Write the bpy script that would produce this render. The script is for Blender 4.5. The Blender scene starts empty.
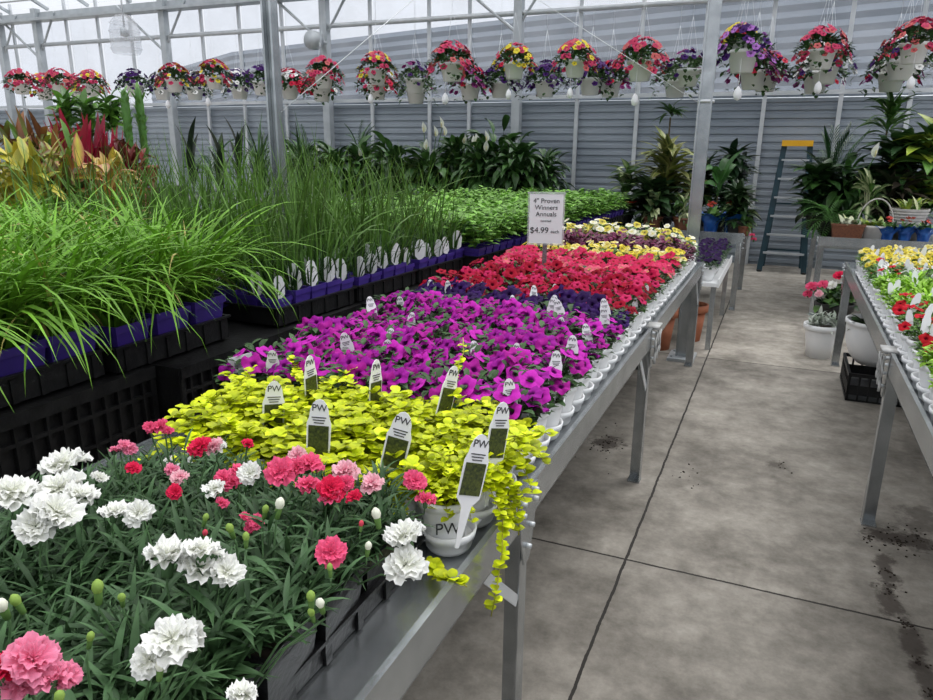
import bpy, math, random
from mathutils import Vector, Matrix
PI = math.pi
R = math.radians
sc = bpy.context.scene
col = sc.collection
rnd = random.Random(7)

# ------------------------------------------------------------------ camera
F, CX, CY, H = 715.0, 466.5, 350.0, 1.6
def _ray(px, py): return Vector(((px-CX)/F, -(py-CY)/F, -1.0))
_y = _ray(790, 151).normalized()
_up = -_ray(438, 350+F*F/200)
_z = (_up - _y*_up.dot(_y)).normalized()
_x = _y.cross(_z)
M3 = Matrix((_x, _y, _z))
CAM = Vector((0, 0, H))
def at(px, py, Y):
    d = M3 @ _ray(px, py)
    return CAM + d*(Y/d.y)
def atz(px, py, zz):
    d = M3 @ _ray(px, py)
    return CAM + d*((zz-H)/d.z)
cd = bpy.data.cameras.new('camera')
cam = bpy.data.objects.new('camera', cd); col.objects.link(cam)
cd.sensor_width = 36; cd.lens = F/933*36; cd.clip_end = 300; cd.clip_start = 0.02
cam.matrix_world = Matrix.Translation(CAM) @ M3.to_4x4()
sc.camera = cam

# ------------------------------------------------------------------ materials
def new_mat(name):
    m = bpy.data.materials.new(name); m.use_nodes = True
    nt = m.node_tree; nt.nodes.clear()
    out = nt.nodes.new('ShaderNodeOutputMaterial')
    return m, nt, out
def N(nt, t, **kw):
    n = nt.nodes.new(t)
    for k, v in kw.items():
        if k in n.inputs: n.inputs[k].default_value = v
        else: setattr(n, k, v)
    return n
def noise_col(nt, c0, c1, scale, detail=4, coord='Object'):
    tc = N(nt, 'ShaderNodeTexCoord')
    no = N(nt, 'ShaderNodeTexNoise', Scale=scale, Detail=detail)
    nt.links.new(tc.outputs[coord], no.inputs['Vector'])
    rp = nt.nodes.new('ShaderNodeValToRGB')
    rp.color_ramp.elements[0].color = (*c0, 1); rp.color_ramp.elements[0].position = .32
    rp.color_ramp.elements[1].color = (*c1, 1); rp.color_ramp.elements[1].position = .68
    nt.links.new(no.outputs['Fac'], rp.inputs['Fac'])
    return tc, no, rp
def mat(name, c0, c1=None, rough=.5, metal=0, scale=8, bump=0, bscale=None, spec=.5):
    m, nt, out = new_mat(name)
    c1 = c1 or tuple(min(1, v*1.15) for v in c0)
    tc, no, rp = noise_col(nt, c0, c1, scale)
    b = N(nt, 'ShaderNodeBsdfPrincipled', Roughness=rough, Metallic=metal)
    b.inputs['Specular IOR Level'].default_value = spec
    nt.links.new(rp.outputs['Color'], b.inputs['Base Color'])
    if bump:
        n2 = N(nt, 'ShaderNodeTexNoise', Scale=bscale or scale*3, Detail=3)
        nt.links.new(tc.outputs['Object'], n2.inputs['Vector'])
        bp = N(nt, 'ShaderNodeBump', Strength=bump, Distance=.01)
        nt.links.new(n2.outputs['Fac'], bp.inputs['Height'])
        nt.links.new(bp.outputs['Normal'], b.inputs['Normal'])
    nt.links.new(b.outputs['BSDF'], out.inputs['Surface'])
    return m
def plant_mat(name, rough, trans, spec=.5, nscale=40, lo=.75, hi=1.2):
    m, nt, out = new_mat(name)
    a = N(nt, 'ShaderNodeAttribute'); a.attribute_name = 'tint'
    tc = N(nt, 'ShaderNodeTexCoord')
    no = N(nt, 'ShaderNodeTexNoise', Scale=nscale, Detail=2)
    nt.links.new(tc.outputs['Object'], no.inputs['Vector'])
    mr = N(nt, 'ShaderNodeMapRange'); mr.inputs['To Min'].default_value = lo; mr.inputs['To Max'].default_value = hi
    mr.inputs['From Min'].default_value = .3; mr.inputs['From Max'].default_value = .7
    nt.links.new(no.outputs['Fac'], mr.inputs['Value'])
    mx = N(nt, 'ShaderNodeVectorMath', operation='SCALE')
    nt.links.new(a.outputs['Color'], mx.inputs[0]); nt.links.new(mr.outputs['Result'], mx.inputs['Scale'])
    b = N(nt, 'ShaderNodeBsdfPrincipled', Roughness=rough)
    b.inputs['Specular IOR Level'].default_value = spec
    nt.links.new(mx.outputs[0], b.inputs['Base Color'])
    t = N(nt, 'ShaderNodeBsdfTranslucent'); nt.links.new(mx.outputs[0], t.inputs['Color'])
    ms = N(nt, 'ShaderNodeMixShader'); ms.inputs[0].default_value = trans
    nt.links.new(b.outputs[0], ms.inputs[1]); nt.links.new(t.outputs[0], ms.inputs[2])
    nt.links.new(ms.outputs[0], out.inputs['Surface'])
    return m
LEAF = plant_mat('leaf', .48, .14, .28)
GLOSSY = plant_mat('glossy_leaf', .36, .10, .35, 12)
PETAL = plant_mat('petal', .65, .22, .12, 60, .88, 1.1)
GALV = mat('galvanised_steel', (.36, .385, .40), (.52, .545, .56), .27, .85, 9, .04, 60)
POST = mat('painted_post_steel', (.40, .43, .45), (.50, .53, .55), .45, .35, 6)
ALU = mat('aluminium_bar', (.50, .53, .55), (.62, .64, .66), .4, .4, 5)
WHITEP = mat('white_plastic', (.84, .85, .86), (.90, .90, .90), .35, 0, 12)
BLACKP = mat('black_plastic', (.004, .004, .0045), (.012, .012, .0125), .42, 0, 20, .2, 80, spec=.35)
BLACKM = mat('black_matte', (.012, .012, .012), (.03, .028, .025), .7, 0, 15)
PURP = mat('purple_pot_plastic', (.035, .018, .17), (.055, .026, .25), .4, 0, 6)
TERRA = mat('terracotta', (.35, .11, .05), (.46, .16, .08), .7, 0, 12)
BROWN = mat('brown_wicker', (.10, .035, .018), (.20, .07, .03), .6, 0, 60, .4, 90)
REDP = mat('red_pot', (.20, .03, .02), (.30, .05, .03), .5, 0, 8)
SOIL = mat('potting_soil', (.02, .014, .01), (.05, .036, .025), .95, 0, 60)
CARD = mat('white_card', (.80, .80, .82), (.86, .86, .88), .5, 0, 4)
INK = mat('dark_ink', (.03, .03, .035), (.05, .05, .05), .6, 0, 4)
PIC = mat('tag_picture', (.012, .02, .008), (.09, .11, .02), .4, 0, 260)
PICM = mat('tag_picture_magenta', (.10, .02, .07), (.32, .03, .25), .4, 0, 200)
BLUE = mat('blue_foil', (.012, .06, .26), (.03, .15, .48), .25, .3, 14)
YEL = mat('yellow_plastic', (.80, .40, .01), (.88, .48, .02), .45, 0, 5)
TEAL = mat('blue_green_fibreglass', (.008, .035, .05), (.012, .05, .07), .45, 0, 10)
BEIGEP = mat('beige_ribbed_plastic', (.42, .40, .37), (.55, .53, .50), .5, 0, 12)
STRAP = mat('grey_strap', (.35, .35, .34), (.5, .5, .49), .6, 0, 20)

def clear_mat(name, tint, milk, rough=.2):
    m, nt, out = new_mat(name)
    t = N(nt, 'ShaderNodeBsdfTransparent'); t.inputs[0].default_value = (*tint, 1)
    tc, no, rp = noise_col(nt, (.75, .77, .8), (.9, .9, .92), 1.2)
    d = N(nt, 'ShaderNodeBsdfTranslucent'); nt.links.new(rp.outputs[0], d.inputs[0])
    g = N(nt, 'ShaderNodeBsdfPrincipled', Roughness=rough); nt.links.new(rp.outputs[0], g.inputs['Base Color'])
    a = N(nt, 'ShaderNodeMixShader'); a.inputs[0].default_value = .5
    nt.links.new(d.outputs[0], a.inputs[1]); nt.links.new(g.outputs[0], a.inputs[2])
    n2 = N(nt, 'ShaderNodeTexNoise', Scale=1.1, Detail=5)
    mp = N(nt, 'ShaderNodeMapping'); mp.inputs['Scale'].default_value = (1, 1, 1.6)
    nt.links.new(tc.outputs['Object'], mp.inputs[0]); nt.links.new(mp.outputs[0], n2.inputs['Vector'])
    mr = N(nt, 'ShaderNodeMapRange'); mr.inputs['From Min'].default_value = .3; mr.inputs['From Max'].default_value = .75
    mr.inputs['To Min'].default_value = milk*.5; mr.inputs['To Max'].default_value = min(1, milk*1.5)
    nt.links.new(n2.outputs['Fac'], mr.inputs['Value'])
    ms = N(nt, 'ShaderNodeMixShader'); nt.links.new(mr.outputs[0], ms.inputs[0])
    nt.links.new(t.outputs[0], ms.inputs[1]); nt.links.new(a.outputs[0], ms.inputs[2])
    nt.links.new(ms.outputs[0], out.inputs['Surface'])
    return m
POLY = clear_mat('polythene_film', (.97, .98, 1), .16)
DOME = clear_mat('clear_plastic', (.93, .94, .95), .3, .1)

# concrete floor with joints and damp patches (world = object coordinates)
def floor_mat():
    m, nt, out = new_mat('concrete_floor')
    L = nt.links.new
    tc = N(nt, 'ShaderNodeTexCoord')
    n1 = N(nt, 'ShaderNodeTexNoise', Scale=1.5, Detail=12, Roughness=.75)
    n2 = N(nt, 'ShaderNodeTexNoise', Scale=9, Detail=6, Roughness=.7)
    n3 = N(nt, 'ShaderNodeTexNoise', Scale=90, Detail=3)
    for n in (n1, n2, n3): L(tc.outputs['Object'], n.inputs['Vector'])
    r1 = nt.nodes.new('ShaderNodeValToRGB')
    e = r1.color_ramp.elements
    e[0].position = .33; e[0].color = (.10, .09, .075, 1); e[1].position = .67; e[1].color = (.35, .325, .285, 1)
    L(n1.outputs['Fac'], r1.inputs[0])
    r2 = nt.nodes.new('ShaderNodeValToRGB')
    e = r2.color_ramp.elements
    e[0].position = .3; e[0].color = (.72, .71, .70, 1); e[1].position = .7; e[1].color = (1.22, 1.21, 1.2, 1)
    L(n2.outputs['Fac'], r2.inputs[0])
    mx = N(nt, 'ShaderNodeMix', data_type='RGBA', blend_type='MULTIPLY'); mx.inputs[0].default_value = 1
    L(r1.outputs[0], mx.inputs[6]); L(r2.outputs[0], mx.inputs[7])
    cur = mx.outputs[2]
    sep = N(nt, 'ShaderNodeSeparateXYZ'); L(tc.outputs['Object'], sep.inputs[0])
    def math_(op, a, b=None, c=None):
        n = N(nt, 'ShaderNodeMath', operation=op)
        for i, v in enumerate((a, b, c)):
            if v is None: continue
            if isinstance(v, (int, float)): n.inputs[i].default_value = v
            else: L(v, n.inputs[i])
        return n.outputs[0]
    wob = math_('MULTIPLY', math_('SUBTRACT', n2.outputs['Fac'], .5), .016)
    def joint(axis, pos, per):
        v = math_('ADD', sep.outputs[axis], wob)
        v = math_('SUBTRACT', v, pos - per/2)
        v = math_('FLOORED_MODULO', v, per)
        v = math_('ABSOLUTE', math_('SUBTRACT', v, per/2))
        return math_('LESS_THAN', v, .0055)
    j = math_('MAXIMUM', joint(0, -.417, 6.0), joint(1, 2.61, 3.2))
    m2 = N(nt, 'ShaderNodeMix', data_type='RGBA'); L(j, m2.inputs[0]); L(cur, m2.inputs[6]); m2.inputs[7].default_value = (.02, .017, .014, 1)
    cur = m2.outputs[2]
    # damp stains: x, y, rx, ry, strength
    for (sx, sy, rx, ry, st) in ((-.75, 3.76, .13, .10, .85), (-1.15, 2.95, .3, .22, .6), (.62, 3.26, .17, .09, .9), (.12, 3.85, .06, .05, .6), (.54, 2.95, .05, .18, .8), (.53, 2.72, .045, .16, .8), (.57, 2.5, .04, .15, .8), (-1.1, 4.6, .2, .2, .5), (.59, 2.3, .04, .15, .8), (.75, 3.5, .12, .15, .5)):
        dx = math_('DIVIDE', math_('SUBTRACT', sep.outputs[0], sx), rx)
        dy = math_('DIVIDE', math_('SUBTRACT', sep.outputs[1], sy), ry)
        d = math_('SQRT', math_('ADD', math_('MULTIPLY', dx, dx), math_('MULTIPLY', dy, dy)))
        d = math_('ADD', d, math_('MULTIPLY', math_('SUBTRACT', n2.outputs['Fac'], .5), 3.2))
        mr = N(nt, 'ShaderNodeMapRange', clamp=True); L(d, mr.inputs[0])
        mr.inputs[1].default_value = 1.0; mr.inputs[2].default_value = .55; mr.inputs[3].default_value = 0; mr.inputs[4].default_value = st
        mm = N(nt, 'ShaderNodeMix', data_type='RGBA'); L(mr.outputs[0], mm.inputs[0]); L(cur, mm.inputs[6]); mm.inputs[7].default_value = (.045, .035, .028, 1)
        cur = mm.outputs[2]
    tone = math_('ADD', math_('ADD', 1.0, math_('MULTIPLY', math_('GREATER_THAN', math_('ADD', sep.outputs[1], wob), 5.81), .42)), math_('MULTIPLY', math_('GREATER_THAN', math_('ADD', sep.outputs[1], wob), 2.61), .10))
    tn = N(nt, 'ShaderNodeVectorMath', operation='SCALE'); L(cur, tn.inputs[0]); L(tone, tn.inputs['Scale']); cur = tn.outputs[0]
    b = N(nt, 'ShaderNodeBsdfPrincipled', Roughness=.72); b.inputs['Specular IOR Level'].default_value = .35
    L(cur, b.inputs['Base Color'])
    bp = N(nt, 'ShaderNodeBump', Strength=.25, Distance=.004); L(n3.outputs['Fac'], bp.inputs['Height']); L(bp.outputs[0], b.inputs['Normal'])
    L(b.outputs[0], out.inputs[0])
    return m
FLOOR = floor_mat()
def siding_mat(name, c0, c1):
    m, nt, out = new_mat(name)
    tc = N(nt, 'ShaderNodeTexCoord')
    mp = N(nt, 'ShaderNodeMapping'); mp.inputs['Scale'].default_value = (.6, 1, 2.2)
    no = N(nt, 'ShaderNodeTexNoise', Scale=1.0, Detail=5)
    nt.links.new(tc.outputs['Object'], mp.inputs[0]); nt.links.new(mp.outputs[0], no.inputs['Vector'])
    rp = nt.nodes.new('ShaderNodeValToRGB')
    rp.color_ramp.elements[0].color = (*c0, 1); rp.color_ramp.elements[0].position = .3
    rp.color_ramp.elements[1].color = (*c1, 1); rp.color_ramp.elements[1].position = .7
    nt.links.new(no.outputs['Fac'], rp.inputs[0])
    b = N(nt, 'ShaderNodeBsdfPrincipled', Roughness=.45, Metallic=.2)
    nt.links.new(rp.outputs[0], b.inputs['Base Color']); nt.links.new(b.outputs[0], out.inputs[0])
    return m
SIDING = siding_mat('blue_grey_siding', (.21, .245, .285), (.36, .40, .445))
SIDING2 = siding_mat('outside_siding', (.15, .18, .22), (.25, .29, .335))

# ------------------------------------------------------------------ mesh builder
class MB:
    def __init__(s): s.v = []; s.f = []; s.c = []; s.m = []; s.mi = 0; s.col = (1, 1, 1); s.smooth = True
    def add(s, vs, fs, cols=None):
        b = len(s.v); s.v.extend([tuple(v) for v in vs])
        s.c.extend(cols if cols else [s.col]*len(vs))
        for f in fs: s.f.append(tuple(b+i for i in f)); s.m.append(s.mi)
    def box(s, c, d, mtx=None):
        x, y, z = (k/2 for k in d); vs = [Vector((a*x, b*y, e*z)) for a in (-1, 1) for b in (-1, 1) for e in (-1, 1)]
        if mtx is not None: vs = [mtx @ v for v in vs]
        vs = [v+Vector(c) for v in vs]
        s.add(vs, [(0, 1, 3, 2), (4, 6, 7, 5), (0, 4, 5, 1), (2, 3, 7, 6), (0, 2, 6, 4), (1, 5, 7, 3)])
    def bar(s, a, b, w, d=None, up=(0, 0, 1)):
        a, b = Vector(a), Vector(b); t = b-a; L = t.length; t.normalize()
        u = Vector(up)
        if abs(t.dot(u)) > .95: u = Vector((0, 1, 0))
        sx = t.cross(u).normalized(); sy = sx.cross(t)
        m = Matrix((sx, sy, t)).transposed()
        s.box((a+b)/2, (w, d or w, L), m)
    def tube(s, pts, r, n=6, r1=None, cap=True):
        pts = [Vector(p) for p in pts]; rings = []
        K = len(pts)
        for i, p in enumerate(pts):
            t = (pts[min(i+1, K-1)]-pts[max(i-1, 0)]).normalized()
            u = Vector((0, 0, 1)) if abs(t.z) < .95 else Vector((1, 0, 0))
            sx = t.cross(u).normalized(); sy = sx.cross(t)
            rr = r if r1 is None else r+(r1-r)*i/(K-1)
            rings.append([p+sx*rr*math.cos(2*PI*k/n)+sy*rr*math.sin(2*PI*k/n) for k in range(n)])
        vs = [v for q in rings for v in q]; fs = []
        for i in range(K-1):
            for k in range(n): fs.append((i*n+k, i*n+(k+1) % n, (i+1)*n+(k+1) % n, (i+1)*n+k))
        if cap: fs.append(tuple(range(n-1, -1, -1))); fs.append(tuple((K-1)*n+k for k in range(n)))
        s.add(vs, fs)
    def lathe(s, prof, n=16, c=(0, 0, 0), a0=0, sq=False, cap=False):
        vs = []; fs = []
        for (r, z) in prof:
            for k in range(n):
                a = a0+2*PI*k/n; vs.append((c[0]+r*math.cos(a), c[1]+r*math.sin(a), c[2]+z))
        for i in range(len(prof)-1):
            for k in range(n): fs.append((i*n+k, i*n+(k+1) % n, (i+1)*n+(k+1) % n, (i+1)*n+k))
        if cap: fs.append(tuple((len(prof)-1)*n+k for k in range(n)))
        s.add(vs, fs)
    def strip(s, p, az, el, L, W, droop, seg=4, c0=(1, 1, 1), c1=None, shape='strap', fold=0, twist=0, c2=None):
        """a leaf: starts at p heading (az, el), curving down by droop radians over its length"""
        c1 = c1 or c0; pts = []; q = Vector(p); st = L/seg
        side0 = Vector((-math.sin(az), math.cos(az), 0))
        vs = []; cs = []; n3 = fold != 0 or c2 is not None
        for i in range(seg+1):
            t = i/seg; e = el-droop*t
            d = Vector((math.cos(az)*math.cos(e), math.sin(az)*math.cos(e), math.sin(e)))
            up = Vector((-math.cos(az)*math.sin(e), -math.sin(az)*math.sin(e), math.cos(e)))
            if shape == 'strap': w = W*(1-t**2.5)*(0.75+.25*min(1, t*4))
            elif shape == 'oval': w = W*max(.04, math.sin(PI*min(1, t*.98+.02))**.6)
            elif shape == 'lance': w = W*max(.03, math.sin(PI*t**.75))
            else: w = W*max(.03, math.sin(PI*(t**.55))**.8)
            sd = side0*math.cos(twist)+up*math.sin(twist)
            cc = tuple(c0[k]+(c1[k]-c0[k])*t for k in range(3))
            if n3:
                ed = c2 or cc
                vs += [q-sd*w/2+up*abs(fold)*w/2, q, q+sd*w/2+up*abs(fold)*w/2]; cs += [ed, cc, ed]
            else: vs += [q-sd*w/2, q+sd*w/2]; cs += [cc, cc]
            q = q+d*st
        k = 3 if n3 else 2; fs = []
        for i in range(seg):
            for j in range(k-1): fs.append((i*k+j, i*k+j+1, (i+1)*k+j+1, (i+1)*k+j))
        s.add(vs, fs, cs)
        return q
    def mesh(s, name, mats):
        me = bpy.data.meshes.new(name); me.from_pydata(s.v, [], s.f)
        if not isinstance(mats, (list, tuple)): mats = [mats]
        for m in mats: me.materials.append(m)
        if len(mats) > 1: me.polygons.foreach_set('material_index', s.m)
        if s.smooth: me.polygons.foreach_set('use_smooth', [True]*len(s.f))
        if any(m in (LEAF, GLOSSY, PETAL) for m in mats):
            a = me.attributes.new('tint', 'FLOAT_COLOR', 'POINT')
            a.data.foreach_set('color', [x for c in s.c for x in (c[0], c[1], c[2], 1)])
        me.update()
        return me
def flat():
    b = MB(); b.smooth = False; return b
def jit(c, a, r=None):
    r = r or rnd; k = 1+r.uniform(-a, a); return tuple(max(0, v*k*(1+r.uniform(-a, a)*.4)) for v in c)

def link(name, me, parent=None, m=None, label=None):
    o = bpy.data.objects.new(name, me); col.objects.link(o)
    if parent is not None: o.parent = parent
    if m is not None: o.matrix_local = m
    if label: o['label'] = label
    return o
def tag(o, label=None, cat=None, group=None, kind=None):
    if label: o['label'] = label
    if cat: o['category'] = cat
    if group: o['group'] = group
    if kind: o['kind'] = kind
    return o
def thing(name, loc, label, cat, group=None, rz=0, s=1):
    o = bpy.data.objects.new(name, None); col.objects.link(o); o.empty_display_size = .05
    o.location = loc; o.rotation_euler = (0, 0, rz); o.scale = (s, s, s)
    return tag(o, label, cat, group)
def struct(name, mb, m):
    return tag(link(name, mb.mesh(name, m)), kind='structure')
def T(x, y, z): return Matrix.Translation((x, y, z))
def orient(p, d, roll=0, s=1):
    """matrix whose local +Z looks along d"""
    q = Vector(d).to_track_quat('Z', 'Y')
    return Matrix.Translation(p) @ q.to_matrix().to_4x4() @ Matrix.Rotation(roll, 4, 'Z') @ Matrix.Scale(s, 4)
ORD = ['first', 'second', 'third', 'fourth', 'fifth', 'sixth', 'seventh', 'eighth', 'ninth', 'tenth', 'eleventh', 'twelfth', 'thirteenth', 'fourteenth', 'fifteenth', 'sixteenth', 'seventeenth', 'eighteenth', 'nineteenth', 'twentieth', 'twenty-first', 'twenty-second', 'twenty-third', 'twenty-fourth', 'twenty-fifth', 'twenty-sixth', 'twenty-seventh', 'twenty-eighth', 'twenty-ninth', 'thirtieth']

# ------------------------------------------------------------------ flowers
def petunia(c, throat, lobes=5, n=20, ruffle=.1, edge=None):
    b = MB(); vs = []; cs = []; fs = []; edge = edge or c
    rr = random.Random(int(c[0]*1000)+n)
    rings = [(.05, -.75, throat), (.10, -.35, throat), (.22, -.06, throat), (.40, .05, c), (.72, .06, c), (1.0, .0, edge)]
    ph = rr.uniform(0, 6)
    for i, (r, z, cc) in enumerate(rings):
        for k in range(n):
            a = 2*PI*k/n
            lob = 1+(.11*math.cos(lobes*a)) * (i/5)**2
            zz = z+(ruffle*math.sin(3*lobes*a+ph)*.5+ruffle*math.cos(lobes*a+1)) * (i/5)**3
            rad = r*lob
            vein = 1-.18*(abs(math.cos(lobes*a/2)) < .3)*(1 if i in (3, 4) else 0)
            vs.append((rad*math.cos(a), rad*math.sin(a), zz)); cs.append(tuple(x*vein for x in cc))
    for i in range(len(rings)-1):
        for k in range(n): fs.append((i*n+k, i*n+(k+1) % n, (i+1)*n+(k+1) % n, (i+1)*n+k))
    b.add(vs, fs, cs)
    return b
def carnation(c, c_in, seed, petals=(7, 7, 6), na=12):
    rr = random.Random(seed); b = MB()
    for L, (n, tilt, rad, z0) in enumerate(((petals[0], 6, 1.0, 0), (petals[1], 17, .86, .05), (petals[2], 34, .66, .07), (4, 58, .42, .10))):
        for i in range(n):
            az = 2*PI*(i+rr.random()*.5)/n+L
            e = R(tilt+rr.uniform(-16, 16)); W = R(rr.uniform(66, 84))
            vs = []; cs = []; fs = []; ph = rr.uniform(0, 6)
            sh = rr.uniform(.9, 1.04); rad_ = rad*rr.uniform(.82, 1.08)
            for j in range(4):
                t = j/3
                for k in range(na+1):
                    a = az+(k/na-.5)*W*(.35+.9*t)
                    r = rad_*(.05+.95*t)
                    if j == 3: r *= 1-(.075 if k % 2 else 0)-.5*abs(k/na-.5)**2*1.6
                    ruff = .15*t*t*math.sin(k*1.35+ph)*rad + rr.uniform(-.02, .02)
                    vs.append((r*math.cos(e)*math.cos(a), r*math.cos(e)*math.sin(a), z0+r*math.sin(e)+ruff))
                    cc = tuple((c_in[q]+(c[q]-c_in[q])*t)*sh for q in range(3)); cs.append(cc)
            for j in range(3):
                for k in range(na):
                    q = j*(na+1)+k; fs.append((q, q+1, q+na+2, q+na+1))
            b.add(vs, fs, cs)
    b.col = (.12, .22, .10); b.lathe([(.05, -.75), (.2, -.7), (.23, -.3), (.28, .02)], 8)
    return b
def pansy(c, c2, eye=(.02, .01, .03)):
    b = MB()
    for i, (a, r, z, cc) in enumerate(((R(60), .55, -.02, c2), (R(120), .55, -.03, c2), (R(0), .5, .02, c), (R(180), .5, .03, c), (R(270), .62, .05, c))):
        ctr = (math.cos(a)*.42, math.sin(a)*.42); n = 10
        vs = [(0, 0, z+.04)]+[(ctr[0]+r*math.cos(2*PI*k/n), ctr[1]+r*math.sin(2*PI*k/n), z+.05*math.sin(3*k)) for k in range(n)]
        b.add(vs, [(0, k+1, (k+1) % n+1) for k in range(n)], [eye if i > 1 else cc]+[cc]*n)
    return b

# ------------------------------------------------------------------ pots, trays, tags
def round_pot(r=.055, h=.11, m=WHITEP, soil=True, n=20):
    b = MB()
    b.lathe([(0, 0), (r*.72, 0), (r*.80, h*.45), (r*.93, h*.80), (r*.93, h*.82), (r*1.03, h*.83), (r*1.05, h), (r*.98, h), (r*.93, h*.9)], n)
    b.mi = 1; b.lathe([(r*.93, h*.88), (0, h*.88)], n)
    return b.mesh('pot', [m, SOIL])
def square_pot(w=.105, h=.11, m=PURP):
    b = flat(); s2 = math.sqrt(2)/2
    b.lathe([(0, 0), (w*s2*.74, 0), (w*s2*.92, h*.82), (w*s2*1.0, h*.83), (w*s2*1.0, h), (w*s2*.93, h), (w*s2*.9, h*.9)], 4, a0=PI/4)
    b.mi = 1; b.lathe([(w*s2*.9, h*.9), (0, h*.9)], 4, a0=PI/4)
    return b.mesh('pot', [m, SOIL])
def tray_mesh(lx, ly, h, m, scallop=0, wall=.006):
    b = flat()
    b.box((0, 0, wall/2), (lx-.02, ly-.02, wall))
    for sx in (-1, 1): b.bar((sx*(lx/2-.008), -ly/2+.01, h/2), (sx*(lx/2-.008), ly/2-.01, h/2), wall, h-.004)
    for sy in (-1, 1): b.bar((-lx/2+.01, sy*(ly/2-.008), h/2), (lx/2-.01, sy*(ly/2-.008), h/2), wall, h-.004)
    for sx in (-1, 1): b.box((sx*(lx/2-.002), 0, h), (.016, ly, .007))
    for sy in (-1, 1): b.box((0, sy*(ly/2-.002), h), (lx, .016, .007))
    n = int(ly/.09)
    for i in range(n):       # moulded ribs on the long sides
        y = -ly/2+(i+.5)*ly/n
        for sx in (-1, 1): b.box((sx*(lx/2-.003), y, h*.45), (.01, .018, h*.85))
    return b.mesh('tray', m)
def carry_tray(nx, ny, p=.125, h=.05):
    """white carry tray: a ring collar per pot, joined by a low web, scalloped at the sides"""
    b = MB()
    for i in range(nx):
        for j in range(ny):
            c = ((i-(nx-1)/2)*p, (j-(ny-1)/2)*p, 0)
            b.lathe([(.0, .002), (.045, .002), (.051, .012), (.053, h*.6), (.058, h*.62), (.061, h), (.056, h), (.052, h*.5)], 18, c)
    b.box((0, 0, h*.55), (nx*p-.05, ny*p-.05, .006))
    return b.mesh('tray', WHITEP)
def text_mesh(s, size, m, ext=.0004):
    cu = bpy.data.curves.new('text', 'FONT'); cu.body = s; cu.size = size; cu.align_x = 'CENTER'; cu.align_y = 'CENTER'; cu.extrude = ext
    o = bpy.data.objects.new('tmp', cu); col.objects.link(o)
    dg = bpy.context.evaluated_depsgraph_get(); dg.update()
    me = bpy.data.meshes.new_from_object(o.evaluated_get(dg)); bpy.data.objects.remove(o)
    me.materials.clear(); me.materials.append(m)
    return me
def tag_mesh(w=.035, h=.105, stake=.06, t=.0012):
    """rounded-top plant tag in the XZ plane, facing -Y, base of the stake at the origin"""
    out = [(-.003, 0), (.003, 0), (w*.22, stake), (w*.5, stake+.012), (w*.52, stake+h*.62)]
    for k in range(9):
        a = PI*k/8; out.append((w*.42*math.cos(a)*(1 if 1 else 1), stake+h*.72+h*.26*math.sin(a)))
    out += [(-w*.52, stake+h*.62), (-w*.5, stake+.012), (-w*.22, stake)]
    n = len(out); b = flat()
    vs = [(x, -t/2, z) for x, z in out]+[(x, t/2, z) for x, z in out]
    fs = [tuple(range(n)), tuple(range(2*n-1, n-1, -1))]+[(i, i+n, (i+1) % n+n, (i+1) % n) for i in range(n)]
    b.add(vs, fs)
    return b.mesh('tag', CARD)
def pic_mesh(w, z0, z1, m):
    b = flat(); b.box((0, -.0014, (z0+z1)/2), (w, .0012, z1-z0)); return b.mesh('picture', m)
TAGW, TAGH, STK = .036, .105, .06
TAG = tag_mesh(TAGW, TAGH, STK)
TPIC = pic_mesh(TAGW*.86, STK+.016, STK+.062, PIC)
TPICM = pic_mesh(TAGW*.86, STK+.006, STK+.04, PICM)
_tx = text_mesh('PW', .015, INK, .0003)
_lines = flat()
for k in range(3): _lines.box((0, -.0012, STK+.0745-k*.0042), (TAGW*(.62-.1*k), .0008, .0014))
TLINES = _lines.mesh('small_print', INK)
SMALLTAG = tag_mesh(.018, .045, .05)
WTAG = tag_mesh(.042, .085, .03)
def add_tag(parent, p, az, lean=0, full=True, s=1, pic=None, me=None, roll=0, label=None):
    m = Matrix.Translation(p) @ Matrix.Rotation(az, 4, 'Z') @ Matrix.Rotation(lean, 4, 'X') @ Matrix.Rotation(roll, 4, 'Y') @ Matrix.Scale(s, 4)
    o = link('plant_tag', me or TAG, parent, m, label)
    if full:
        link('picture', pic or TPIC, o)
        link('lettering', _tx, o, Matrix.Translation((0, -.0012, STK+.089)) @ Matrix.Rotation(PI/2, 4, 'X'))
        link('small_print', TLINES, o)
    return o

# ------------------------------------------------------------------ world, exposure, sun
w = bpy.data.worlds.new('overcast_sky'); sc.world = w; w.use_nodes = True
nt = w.node_tree; nt.nodes.clear()
wo = nt.nodes.new('ShaderNodeOutputWorld'); bg = nt.nodes.new('ShaderNodeBackground')
tc = nt.nodes.new('ShaderNodeTexCoord'); sp = nt.nodes.new('ShaderNodeSeparateXYZ'); rp = nt.nodes.new('ShaderNodeValToRGB')
nt.links.new(tc.outputs['Generated'], sp.inputs[0]); nt.links.new(sp.outputs['Z'], rp.inputs[0])
e = rp.color_ramp.elements
e[0].position = 0; e[0].color = (.28, .29, .31, 1)
e[1].position = 1; e[1].color = (1, 1, 1, 1)
x = e.new(.04); x.color = (.36, .375, .40, 1)
x = e.new(.4); x.color = (.50, .515, .54, 1)
nt.links.new(rp.outputs[0], bg.inputs['Color']); bg.inputs['Strength'].default_value = 2.3
nt.links.new(bg.outputs[0], wo.inputs[0])
sl = bpy.data.lights.new('cloud_filtered_sun', 'SUN'); sl.energy = 2.0; sl.angle = R(35); sl.color = (1, .98, .95)
so = bpy.data.objects.new('cloud_filtered_sun', sl); col.objects.link(so); so.location = (2, 0, 12)
so.rotation_euler = (R(-28), R(18), 0)
sc.view_settings.view_transform = 'Standard'; sc.view_settings.look = 'None'
sc.view_settings.exposure = 0.0; sc.view_settings.gamma = 1
sc.view_settings.use_curve_mapping = False
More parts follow.
